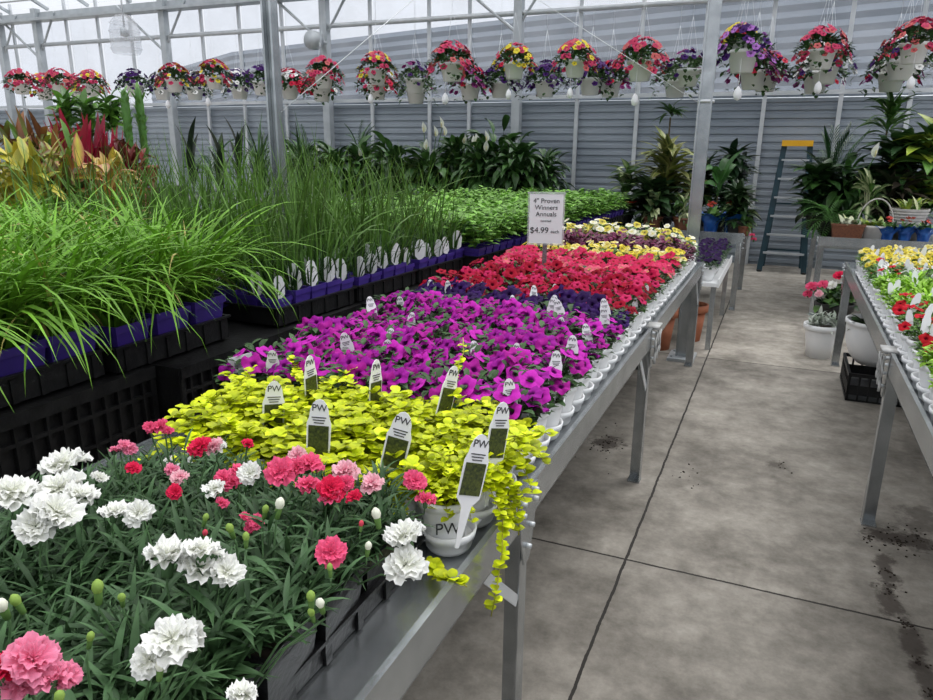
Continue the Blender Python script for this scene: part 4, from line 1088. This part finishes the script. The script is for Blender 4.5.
hp('umbrella_leaf_plant', rosette(751, 18, (.2, .28), (.05, .07), [MG, DG], 1.0, (.0, 1.2), (.5, 1.2), 6, 'lance', .3, None, 1.0, .02, zr=.06), 672, 8.95, GZ, 98, BLACKM, 'slender plant with a leafy crown above the variegated plant', group='houseplants on the far bench', wpx=36)
# red anthuriums
p = atz(622, 218, GZ)
def anth(o, s, ph):
    for k_, dx in enumerate((-.075, .075)):
        b = MB()
        for a in range(5): b.strip((0, 0, 0), a*1.25, .5, .06, .05, .4, 4, (.62, .01, .02), (.7, .015, .03), 'oval', .2)
        inv = (Matrix.Translation(o.location) @ Matrix.Rotation(o.rotation_euler.z, 4, 'Z')).inverted()
        q = at(624+dx*80, 204, 7.9)
        link('flower', b.mesh('flower', PETAL), o, inv @ Matrix.Translation(q) @ Matrix.Scale(1.3, 4), 'red flower')
        b = MB(); b.col = MG; b.tube([(o.location.x, o.location.y, o.location.z+ph), tuple(q)], .004, 5); link('flower_stalk', b.mesh('flower_stalk', LEAF), o, inv)
t_ = hp('anthurium_plant', rosette(760, 40, (.12, .18), (.06, .09), [DG, MG], 0, (.2, 1.4), (.4, 1.2), 6, 'lance', .3, None, 0, .03, petiole=.12), 622, 8.1, GZ, 192, BLACKM, 'dark leaved plant with two red flowers at the left end of the far bench', extra=anth, wpx=34)
# blue wrapped pots
def foil(lab, loc, s=1, grp='blue wrapped pots'):
    o = thing('foil_wrapped_pot', loc, lab, 'pot', grp, rnd.uniform(0, 6), s)
    b = MB(); vs = []; n = 24; fs = []
    for i, (r, z) in enumerate(((.045, 0), (.055, .04), (.06, .08), (.075, .11), (.115, .15), (.13, .155))):
        for k in range(n):
            a = 2*PI*k/n; q = 1+(.14*math.sin(6*a) if i > 2 else 0); vs.append((r*q*math.cos(a), r*q*math.sin(a), z+(.018*math.sin(6*a+1) if i > 3 else 0)))
    for i in range(5):
        for k in range(n): fs.append((i*n+k, i*n+(k+1) % n, (i+1)*n+(k+1) % n, (i+1)*n+k))
    b.add(vs, fs); link('foil_wrap', b.mesh('foil_wrap', BLUE), o)
    f = rosette(int(loc[0]*100)+900, 22, (.08, .12), (.03, .05), [MG, LG], .12, (.3, 1.4), (.3, 1.0), 5, 'lance', .3); link('foliage', f.mesh('foliage', GLOSSY), o)
    q = MB(); pr = petunia((.55, .06, .05), (.3, .1, 0), n=12)
    for k in range(5):
        m = orient((rnd.uniform(-.06, .06), rnd.uniform(-.06, .06), .22+rnd.uniform(-.02, .03)), (rnd.uniform(-.4, .4), -.4, .8), 0, .022); q.add([m @ Vector(v) for v in pr.v], pr.f, pr.c)
    link('blossoms', q.mesh('blossoms', PETAL), o)
for (px, py, Y, lab) in ((712, 214, 7.9, 'blue foil wrapped pot right of the far steel post, left of its twin'), (733, 212, 7.95, 'blue foil wrapped pot right of the far steel post, right of its twin')):
    p = at(px, py, Y); foil(lab, (p.x, Y, GZ+.001), 1.3)
# purple flowers & lower tray seen past the bench end
LB = thing('low_shelf_bench', (0, 0, 0), 'low white shelf of purple flowers beyond the end of the petunia bench', 'shelf')
b = flat(); b.box((-.74, 6.78, .55), (.66, 1.5, .03)); b.box((-.405, 6.78, .565), (.012, 1.5, .07)); link('shelf', b.mesh('shelf', WHITEP), LB)
for sx in (-1.03, -.44):
    for sy in (6.08, 7.48):
        b = flat(); b.box((sx, sy, .267), (.04, .04, .534)); link('leg', b.mesh('leg', GALV), LB)
for i in range(4):
    for j in range(9):
        place('pansy_plant', K_blue[rnd.randrange(3)], (-.50-.13*i, 6.15+.155*j, .567), rnd.uniform(-.7, .7), 1.0, 'dark purple pansy on the low shelf, %s from the near end, %s from aisle' % (ORD[j], ORD[i]), 'plant', 'purple pansies on the low shelf')
# hanging pink bloom at the far bench corner
p = at(745, 240, 7.2)
hp('trailing_pink_plant', rosette(770, 36, (.1, .16), (.03, .04), [MG, LG], 0, (.0, 1.4), (.5, 2), 5, 'lance', .3), 746, 7.85, GZ, 208, BROWN, 'small trailing plant with a pink bloom at the corner of the far bench', pot_r=.07, pot_h=.1, wpx=22,
   extra=lambda o, s, ph: [link('flower', fl['p'][0], o, Matrix.Rotation(-o.rotation_euler.z, 4, 'Z') @ T(.09+.02*k, -.12, .02-.04*k) @ Matrix.Scale(.035, 4), 'pink flower') for k in range(2)])

# terracotta and black pots under the end of the aisle bench
def tall_pot(nm, x, y, r, h, m, lab, z=0, grp=None):
    o = thing(nm, (x, y, z), lab, 'pot', grp)
    b = MB(); b.lathe([(0, 0), (r*.7, 0), (r*.9, h*.8), (r*.9, h*.8), (r*1.05, h*.81), (r*1.05, h), (r*.95, h), (r*.88, h*.88)], 24); link('body', b.mesh('body', m), o)
    b = MB(); b.lathe([(r*.9, h*.9), (0, h*.9)], 20); link('soil', b.mesh('soil', SOIL), o)
    return o
tall_pot('terracotta_pot', -.62, 6.35, .13, .32, TERRA, 'large terracotta pot on the floor behind the far steel post', grp='terracotta pots')
tall_pot('terracotta_pot', -.66, 6.05, .10, .40, TERRA, 'terracotta pot partly hidden by the foot of the far steel post', grp='terracotta pots') if False else None
tall_pot('terracotta_pot', -.83, 5.95, .14, .34, TERRA, 'terracotta pot under the far end of the petunia bench', grp='terracotta pots')
tall_pot('nursery_pot', -.88, 5.35, .15, .36, BLACKM, 'black nursery pot on the floor under the petunia bench')

# ------------------------------------------------------------------ under and beside the right bench
o = tall_pot('planter_bowl', .66, 5.62, .01, .01, WHITEP, 'x') if False else thing('white_planter', (.70, 5.45, .20), 'large round white planter on black crates under the right bench', 'pot')
b = MB(); b.lathe([(0, 0), (.11, 0), (.16, .05), (.195, .14), (.205, .24), (.205, .27), (.215, .275), (.215, .30), (.20, .30), (.19, .25)], 28); link('bowl', b.mesh('bowl', WHITEP), o)
b = MB(); b.lathe([(.195, .27), (0, .27)], 24); link('soil', b.mesh('soil', SOIL), o)
f = rosette(780, 60, (.08, .14), (.03, .05), [DG, MG, (.12, .1, .05)], .26, (.0, 1.3), (.4, 1.2), 5, 'lance', .3, None, 0, .12); link('foliage', f.mesh('foliage', LEAF), o)
def open_crate(x, y, z, lx, ly, h, lab):
    b = flat(); b.box((0, 0, .006), (lx, ly, .012))
    for s in (-1, 1):
        b.box((s*(lx/2-.006), 0, h-.012), (.016, ly, .024)); b.box((0, s*(ly/2-.006), h-.012), (lx, .016, .024))
        b.box((s*(lx/2-.006), 0, h*.4), (.008, ly, h*.35)); b.box((0, s*(ly/2-.006), h*.4), (lx, .008, h*.35))
        for i in range(9):
            b.box((s*(lx/2-.006), -ly/2+.01+i*(ly-.02)/8, h/2), (.012, .012, h)); b.box((-lx/2+.01+i*(lx-.02)/8, s*(ly/2-.006), h/2), (.012, .012, h))
    o = link('plastic_crate', b.mesh('plastic_crate', BLACKP)); o.location = (x, y, z); tag(o, lab, 'crate', 'black crates under the right bench')
open_crate(.78, 5.42, .002, .5, .55, .19, 'black open crate on the floor carrying the round white planter')
open_crate(1.4, 5.42, .002, .5, .55, .19, 'black open crate under the right bench, away from the aisle')
open_crate(.78, 4.80, .002, .5, .5, .13, 'black shallow crate in front of the round white planter') if False else None
# dusty miller and geraniums beside the bench leg
o = thing('dusty_miller_pot', (.40, 6.25, 0), 'silvery dusty miller in a white pot on the floor at the bench end', 'plant')
link('pot', round_pot(.13, .27, WHITEP), o)
f = rosette(790, 110, (.06, .11), (.02, .03), [(.34, .38, .33), (.24, .30, .22), (.45, .48, .43)], .25, (-.2, 1.4), (.3, 1.0), 4, 'lance', .3, None, 0, .1, zr=.07); link('foliage', f.mesh('foliage', LEAF), o)
o = thing('geranium_pot', (.50, 6.75, 0), 'dark green geranium with pink and white flowers behind the dusty miller', 'plant')
link('pot', round_pot(.15, .36, BLACKM), o)
f = rosette(791, 90, (.07, .12), (.05, .07), [MG, DG, LG], .34, (-.2, 1.4), (.3, 1.0), 4, 'oval', .3, None, 0, .13, zr=.12); link('foliage', f.mesh('foliage', LEAF), o)
for (dx, dy, dz, k, r) in ((-.20, -.12, .50, 'p', .055), (-.12, -.16, .53, 'p', .05), (-.22, -.1, .43, 'p', .045), (-.04, -.1, .52, 'w', .045), (.0, -.06, .60, 'r', .05), (.06, -.14, .54, 'w', .035), (-.14, -.2, .46, 'lp', .04)):
    link('flower', fl[k][0], o, orient((dx, dy, dz), (-.2, -.5, .8), 0, r), LBL[k])

# right far bench plants
def kp(px, Y, py, nm, f, lab, pot=BLACKM, **kw): return hp(nm, f, px, Y, GZ, py, pot, lab, group='houseplants on the bench right of the ladder', **kw)
ros = rosette
kp(838, 9.3, 120, 'palm_plant', palm(800, 30, .6, (.025, .075, .025), .28, (.3, 1.5), (.3, 1.1), .022, .2), 'spiky dark palm just right of the stepladder', wpx=80)
kp(832, 8.3, 200, 'fern_plant', palm(801, 34, .35, (.05, .14, .025), .10, (.2, 1.4), (1.2, 2.4), .014), 'bushy bright green fern at the left end of the right houseplant bench', wpx=66)
kp(822, 8.9, 158, 'leafy_houseplant', ros(802, 170, (.16, .24), (.06, .08), [MG, DG, DG], .05, (-.3, 1.4), (.4, 1.4), 6, 'lance', .3, None, .4, .05, zr=.5), 'mid green bushy plant below the spiky palm', wpx=54)
kp(852, 9.0, 152, 'peace_lily', peace(803), 'peace lily with one large white spathe right of the spiky palm', wpx=66, extra=add_spathes([(874, 158)], 8.6))
kp(895, 9.4, 84, 'tall_green_plant', ros(804, 60, (.3, .42), (.05, .07), [MG, LG], .9, (.2, 1.5), (.5, 1.6), 7, 'lance', .3, None, 1.1, .03, zr=.3), 'tall bright plant reaching up to the right hand baskets', wpx=52)
kp(902, 9.0, 128, 'leafy_houseplant', ros(805, 220, (.2, .3), (.07, .10), [MG, DG, DG], .05, (-.3, 1.4), (.4, 1.4), 6, 'lance', .3, None, .7, .05, zr=.75), 'large mixed green plant behind the white ribbed planter', wpx=76)
kp(938, 8.8, 112, 'leafy_houseplant', ros(806, 160, (.2, .3), (.08, .11), [LG, MG, YG, MG], .05, (-.3, 1.4), (.4, 1.4), 6, 'lance', .3, None, .8, .05, zr=.8), 'light green broad leaved plant at the right edge of the view', wpx=66)
kp(874, 8.5, 168, 'variegated_plant', ros(807, 40, (.14, .2), (.05, .06), [CRM, LG, CRM], .05, (.2, 1.4), (.3, 1.1), 6, 'lance', .3, MG, 0, .03, petiole=.1), 'cream variegated plant rising behind the handled basket', pot=BEIGEP, wpx=36)
kp(900, 8.7, 165, 'dark_leaf_plant', ros(808, 110, (.2, .3), (.05, .07), [(.05, .04, .03), (.06, .05, .035), DG], .05, (-.1, 1.4), (.4, 1.4), 6, 'lance', .3, None, .3, .05, zr=.3), 'purplish black leaved plant behind the ribbed planter', wpx=60)
# handled basket
p = at(873, 238, 8.0)
o = thing('handled_basket', (p.x, 8.05, GZ), 'pale basket with a round arched handle and light green plants', 'basket')
b = MB(); b.lathe([(0, 0), (.13, 0), (.155, .12), (.165, .13), (.165, .15), (.15, .15)], 20); link('basket_body', b.mesh('basket_body', BEIGEP), o)
b = MB(); b.tube([(.155*math.cos(PI*k/14), 0, .14+.26*math.sin(PI*k/14)) for k in range(15)], .007, 6); link('handle', b.mesh('handle', BEIGEP), o)
f = rosette(820, 50, (.08, .13), (.04, .055), [CRM, LG, YG], .13, (.0, 1.4), (.4, 1.2), 5, 'lance', .3, None, 0, .09); link('foliage', f.mesh('foliage', GLOSSY), o)
p = at(748, 215, 8.15)
o = thing('handled_basket', (p.x-.06, 8.15, GZ), 'brown basket with an arched handle by the blue wrapped pots', 'basket')
b = MB(); b.lathe([(0, 0), (.09, 0), (.105, .09), (.11, .11), (.1, .11)], 18); link('basket_body', b.mesh('basket_body', BROWN), o)
b = MB(); b.tube([(.105*math.cos(PI*k/14), 0, .11+.2*math.sin(PI*k/14)) for k in range(15)], .006, 6); link('handle', b.mesh('handle', BEIGEP), o)
f = rosette(821, 30, (.07, .11), (.04, .05), [CRM, LG], .1, (.0, 1.4), (.4, 1.2), 5, 'lance', .3, None, 0, .06); link('foliage', f.mesh('foliage', GLOSSY), o)
# brown basket and ribbed planter
p = at(846, 236, 8.0)
o = thing('wicker_basket', (p.x-.0, 8.02, GZ), 'long brown wicker basket with small white leaved plants on the right bench end', 'basket')
b = flat(); b.lathe([(0, 0), (.17, 0), (.20, .14), (.21, .14), (.21, .16), (.19, .16)], 4, a0=PI/4); link('basket_body', b.mesh('basket_body', BROWN), o)
f = rosette(822, 24, (.08, .13), (.05, .06), [CRM, MG, (.7, .72, .6)], .14, (.3, 1.4), (.4, 1.2), 5, 'lance', .3, None, 0, .1); link('foliage', f.mesh('foliage', GLOSSY), o)
p = at(912, 215, 8.15)
o = thing('ribbed_planter', (p.x, 8.35, GZ), 'white ribbed planter on an upturned pot among the houseplants', 'pot')
b = flat(); b.lathe([(0, .0), (.10, 0), (.13, .14)], 24); link('stand', b.mesh('stand', BLACKM), o)
b = flat(); b.lathe([(.13, .14), (.17, .28), (.175, .28), (.175, .30), (.165, .30)], 30); 
for k in range(4): b.lathe([(.137+.009*k, .16+.03*k), (.147+.009*k, .165+.03*k), (.142+.009*k, .175+.03*k)], 30)
link('planter_body', b.mesh('planter_body', BEIGEP), o)
f = rosette(823, 30, (.12, .18), (.04, .05), [LG, YG, CRM], .28, (.4, 1.4), (.4, 1.2), 5, 'lance', .3, None, 0, .09); link('foliage', f.mesh('foliage', GLOSSY), o)
for (px, Y, lab) in ((888, 7.95, 'blue foil wrapped pot on the right houseplant bench, left one'), (906, 8.0, 'blue foil wrapped pot on the right houseplant bench, middle one'), (925, 8.0, 'blue foil wrapped pot on the right houseplant bench, right one')):
    p = at(px, 228, Y); foil(lab, (p.x, Y, GZ+.001), .95)

# ------------------------------------------------------------------ stepladder
lx0, lx1 = -.20, .40
o = thing('stepladder', (.08, 10.6, 0), 'blue green stepladder with a yellow top cap leaning by the back wall', 'ladder')
zt = 1.68
for s in (-1, 1):
    b = flat(); b.bar((s*.28, 0, 0), (s*.155, .25, zt), .028, .07, up=(1, 0, 0)); link('front_rail', b.mesh('front_rail', TEAL), o)
    b = flat(); b.bar((s*.25, .53, 0), (s*.15, .27, zt-.04), .03, .05, up=(1, 0, 0)); link('rear_rail', b.mesh('rear_rail', TEAL), o)
    b = flat(); b.box((s*.28, 0, .012), (.05, .1, .024)); link('foot', b.mesh('foot', BLACKM), o)
for k in range(6):
    z = .26+k*.245; t = z/zt
    b = flat(); b.box((0, .25*t-.02, z), (.55-.24*t, .09, .022)); link('step', b.mesh('step', ALU), o)
for z in (.25, .9):
    t = z/zt; b = flat(); b.bar((-.25+.1*t, .53-.26*t, z), (.25-.1*t, .53-.26*t, z), .03, .02); link('rear_brace', b.mesh('rear_brace', TEAL), o)
b = flat(); b.box((0, .25, zt+.02), (.38, .17, .075)); link('top_cap', b.mesh('top_cap', YEL), o)

# ------------------------------------------------------------------ hanging baskets
def basket_foliage(seed, c=(.03, .075, .02), n=250, rad=.20, z0=.0, trail=.2):
    rr = random.Random(seed); b = MB()
    for i in range(n):
        a = rr.uniform(0, 2*PI); r = rr.random()**.5*rad; k = rr.uniform(.5, 1.3); cc = tuple(v*k for v in c)
        z = .10*(1-(r/rad)**2)-(trail*rr.random()**1.5*(.5+.5*math.sin(a*2+seed)) if r > rad*.72 else 0)
        b.strip((r*math.cos(a), r*math.sin(a), z), a+rr.uniform(-.5, .5), rr.uniform(-.5, 1.1), rr.uniform(.04, .07), rr.uniform(.025, .04), rr.uniform(.3, 1.4), 3, cc, cc, 'oval', .2)
    return b
def basket_variant(seed, colors, nf=78, leafc=(.03, .075, .02), fr=.029, dark=False, pot=True):
    rr = random.Random(seed)
    fo = basket_foliage(seed, leafc).mesh('foliage', LEAF)
    q = MB(); protos = [petunia(c, tuple(v*.5 for v in c), n=10) for c in colors]
    for i in range(nf):
        a = rr.uniform(0, 2*PI); r = rr.random()**.5*.225
        z = .17*(1-(r/.225)**2)-(rr.random()*.11 if r > .17 else 0)+.01
        d = Vector((math.cos(a)*r*6, math.sin(a)*r*6-.3, .8)); f = protos[rr.randrange(len(protos))]
        m = orient((r*math.cos(a), r*math.sin(a), z), d, rr.uniform(0, 6), fr*rr.uniform(.8, 1.15)); q.add([m @ Vector(v) for v in f.v], f.f, f.c)
    bl = q.mesh('blossoms', PETAL)
    return fo, bl
PK = (.58, .05, .13); CO = (.62, .14, .14); YE = (.80, .66, .06); WT = (.84, .84, .82); DP_ = (.05, .012, .12); LV = (.45, .18, .58); RD = (.62, .02, .06); PL = (.22, .03, .16)
BV = {'pink': basket_variant(1, [PK, PK, CO]), 'coral': basket_variant(2, [PK, YE, CO, PK]), 'white': basket_variant(3, [WT, WT, DP_]), 'dark': basket_variant(4, [DP_, DP_, (.09, .03, .16)], 50), 'yellow': basket_variant(5, [YE, YE, PK, RD]),
      'lav': basket_variant(6, [LV, LV, DP_], 50), 'green': basket_variant(7, [PL, DP_], 18, (.07, .13, .05)), 'plum': basket_variant(8, [PL, RD, PL], 56), 'red': basket_variant(9, [RD, PK, WT])}
bp_ = MB(); bp_.lathe([(0, .02), (.075, .02), (.10, .145), (.11, .145), (.11, .17), (.10, .17), (.095, .15)], 24); BPOT = bp_.mesh('pot', WHITEP)
def hang_wires(h):
    b = MB()
    for k in range(3):
        a = 2*PI*k/3+.5; b.tube([(.105*math.cos(a), .105*math.sin(a), .16), (0, 0, .62)], .0010, 4)
    b.tube([(0, 0, .62), (0, 0, h)], .0010, 4); return b.mesh('hanger', ALU)
tb = MB(); tb.lathe([(0, 0), (.022, .01), (.03, .04), (.022, .075), (.006, .095), (0, .1)], 10); TDROP = tb.mesh('care_tag', CARD)
def basket(px, py, Y, var, lab, s=1, drop=False, grp='hanging flower baskets'):
    """px, py: centre of the pot"""
    p = at(px, py, Y); o = thing('hanging_basket', (p.x, Y, p.z-.085), lab, 'hanging basket', grp, 0, s)
    link('pot', BPOT, o); fo, bl = BV[var]
    a = rnd.uniform(0, 6)
    link('foliage', fo, o, T(0, 0, .16) @ Matrix.Rotation(a, 4, 'Z')); link('blossoms', bl, o, T(0, 0, .17) @ Matrix.Rotation(a, 4, 'Z'))
    link('hanger', hang_wires((4.06-(p.z-.085))/s if Y < 8.5 else (3.9-(p.z-.085))/s), o)
    if drop:
        b = MB(); b.tube([(0, -.13, .1), (0, -.14, -.08)], .002, 4); link('tag_string', b.mesh('tag_string', CARD), o)
        link('care_tag', TDROP, o, T(0, -.14, -.18), 'small white care tag')
names = {'pink': 'pink petunias', 'coral': 'pink and yellow', 'white': 'white and dark', 'dark': 'blackish purple', 'yellow': 'yellow and pink', 'lav': 'lavender petunias', 'green': 'mostly green', 'plum': 'plum coloured', 'red': 'red and white'}
HB = [(22, 90, 8.0, 'pink', 0), (60, 90, 8.0, 'pink', 0), (92, 92, 8.0, 'coral', 0), (135, 92, 8.0, 'dark', 0), (175, 87, 7.9, 'coral', 1), (215, 84, 7.9, 'coral', 1), (262, 90, 8.0, 'dark', 0),
      (324, 83, 7.9, 'pink', 0), (377, 79, 7.9, 'coral', 1), (415, 88, 8.2, 'green', 0), (452, 76, 7.9, 'pink', 1), (514, 73, 7.9, 'yellow', 1), (575, 71, 7.9, 'coral', 1), (640, 75, 8.0, 'pink', 1), (688, 80, 8.2, 'green', 0), (742, 66, 7.6, 'lav', 1), (821, 62, 7.7, 'pink', 1), (913, 56, 7.7, 'pink', 1)]
where = ['at the left edge', 'second from the left', 'third from the left', 'above the upright succulents', 'first right of the clear dome', 'second right of the clear dome', 'just left of the near steel post', 'beside the post with the round fixture', 'right of the guy wire', 'small one in the gap right of the guy wire', 'large one above the tall peace lilies', 'in front of the middle wall post', 'right of the middle wall post', 'large one above the variegated plant', 'just left of the far steel post', 'right of the far steel post', 'above the stepladder', 'at the right edge']
for i, (px, py, Y, v, d) in enumerate(HB): basket(px, py, Y, v, 'front hanging basket, %s, %s' % (names[v], where[i]), 1.3 if i in (10, 13, 15) else 1.12, bool(d))
# extra yellow top for the lavender one
p = at(738, 44, 7.65); o = thing('hanging_basket', (p.x, 7.75, p.z-.1), 'white hanging basket of yellow and pink flowers hung above the lavender petunias', 'hanging basket', 'hanging flower baskets', 0, .85)
link('pot', BPOT, o); link('foliage', BV['yellow'][0], o, T(0, 0, .16)); link('blossoms', BV['yellow'][1], o, T(0, 0, .17)); link('hanger', hang_wires((4.06-p.z+.1)/.85), o)
# second and third rows, hung behind and a little lower
HB2 = [(45, 96, 9.0, 'coral', 'left, behind the two pink baskets'), (80, 97, 9.2, 'pink', 'left, behind the third basket'), (163, 96, 9.3, 'white', 'behind the pair beside the clear dome, left one'), (195, 96, 9.2, 'white', 'between the pair beside the clear dome'), (240, 95, 9.2, 'white', 'left of the near steel post, white flowered'), (290, 95, 9.2, 'red', 'just right of the near steel post'),
       (322, 97, 9.0, 'red', 'below the basket by the round fixture'), (377, 95, 9.0, 'red', 'below the basket right of the guy wire'), (416, 99, 9.2, 'green', 'below the small green basket'), (470, 95, 9.0, 'plum', 'right of the large pink basket'), (500, 93, 9.3, 'dark', 'left of the middle wall post'), (545, 92, 9.2, 'dark', 'right of the middle wall post'), (590, 90, 9.2, 'dark', 'between the two baskets right of the middle post'), (610, 92, 9.4, 'plum', 'left of the large pink basket over the variegated plant'),
       (675, 92, 9.2, 'green', 'behind the green basket by the far steel post'), (752, 84, 8.8, 'plum', 'below the lavender petunias'), (765, 86, 9.2, 'plum', 'lower right of the lavender petunias'), (824, 78, 8.7, 'white', 'below the pink basket over the stepladder'), (815, 88, 9.3, 'plum', 'lowest of the three over the stepladder'), (900, 74, 8.7, 'white', 'below the pink basket at the right edge'), (890, 86, 9.3, 'plum', 'lowest of the three at the right edge')]
for (px, py, Y, v, wh) in HB2: basket(px, py, Y, v, 'rear hanging basket, %s, %s' % (names[v], wh), 1.3, False)
# pipes that carry them
for (Y, z, nm, lab) in ((7.8, 4.08, 'support_pipe', 'thin overhead pipe carrying the front row of baskets'), (9.1, 3.92, 'support_pipe', 'thin overhead pipe carrying the rear rows of baskets')):
    b = MB(); b.tube([(-15, Y, z), (6, Y, z)], .014, 8); tag(link(nm, b.mesh(nm, ALU)), lab, 'pipe', 'overhead basket pipes')

# clear dome fixture and small round fixture
p = at(125, 35, 8.0)
o = thing('dome_fixture', (p.x, 8.0, p.z-.25), 'clear plastic dome shaped fixture hanging under the roof at left', 'fixture')
b = MB(); b.lathe([(.17, 0), (.2, .05), (.2, .3), (.17, .42), (.1, .5), (0, .53)], 24); link('dome', b.mesh('dome', DOME), o)
b = MB(); 
for k in range(4): b.lathe([(.205-.02*(k == 3), .06+.11*k), (.212-.02*(k == 3), .07+.11*k), (.205-.02*(k == 3), .08+.11*k)], 24)
link('rings', b.mesh('rings', DOME), o)
b = MB(); b.tube([(0, 0, .3), (0, 0, 1.0)], .012, 8); b.lathe([(0, .22), (.06, .24), (.06, .34), (0, .36)], 14); link('mount', b.mesh('mount', ALU), o)
p = at(318, 41, 10.9)
o = thing('round_fixture', (p.x, 10.85, p.z), 'small round grey fixture on a steel wall post', 'fixture')
b = MB(); b.tube([(-.02, -.12, 0), (-.02, .02, 0)], .15, 20); link('body', b.mesh('body', POST), o)
b = MB(); b.tube([(0, 0, 0), (.1, .15, -.02)], .02, 8); link('bracket', b.mesh('bracket', ALU), o)

# soil crumbs on the floor (nobody could count them)
b = MB(); rr = random.Random(77)
path = [(.51, 3.2, .03, 20), (.62, 3.24, .04, 40), (.70, 3.3, .04, 25), (.55, 2.95, .02, 20), (.54, 2.8, .02, 20), (.57, 2.6, .015, 20), (.58, 2.4, .015, 15), (.59, 2.25, .015, 15), (-.30, 3.55, .05, 14), (-.75, 3.76, .08, 60), (.14, 3.85, .03, 10)]
for (x, y, r, n) in path:
    for i in range(n):
        a = rr.uniform(0, 6.28); q = rr.gauss(0, 1)*r; s = rr.uniform(.002, .006)
        c = (x+q*math.cos(a), y+2*q*math.sin(a), s*.4); m = Matrix.Rotation(rr.uniform(0, 3), 3, 'Z')
        b.box(c, (s*1.6, s, s*.8), m)
tag(link('soil_crumbs', b.mesh('soil_crumbs', SOIL)), 'dark spilled soil crumbs on the concrete aisle', 'soil', kind='stuff')
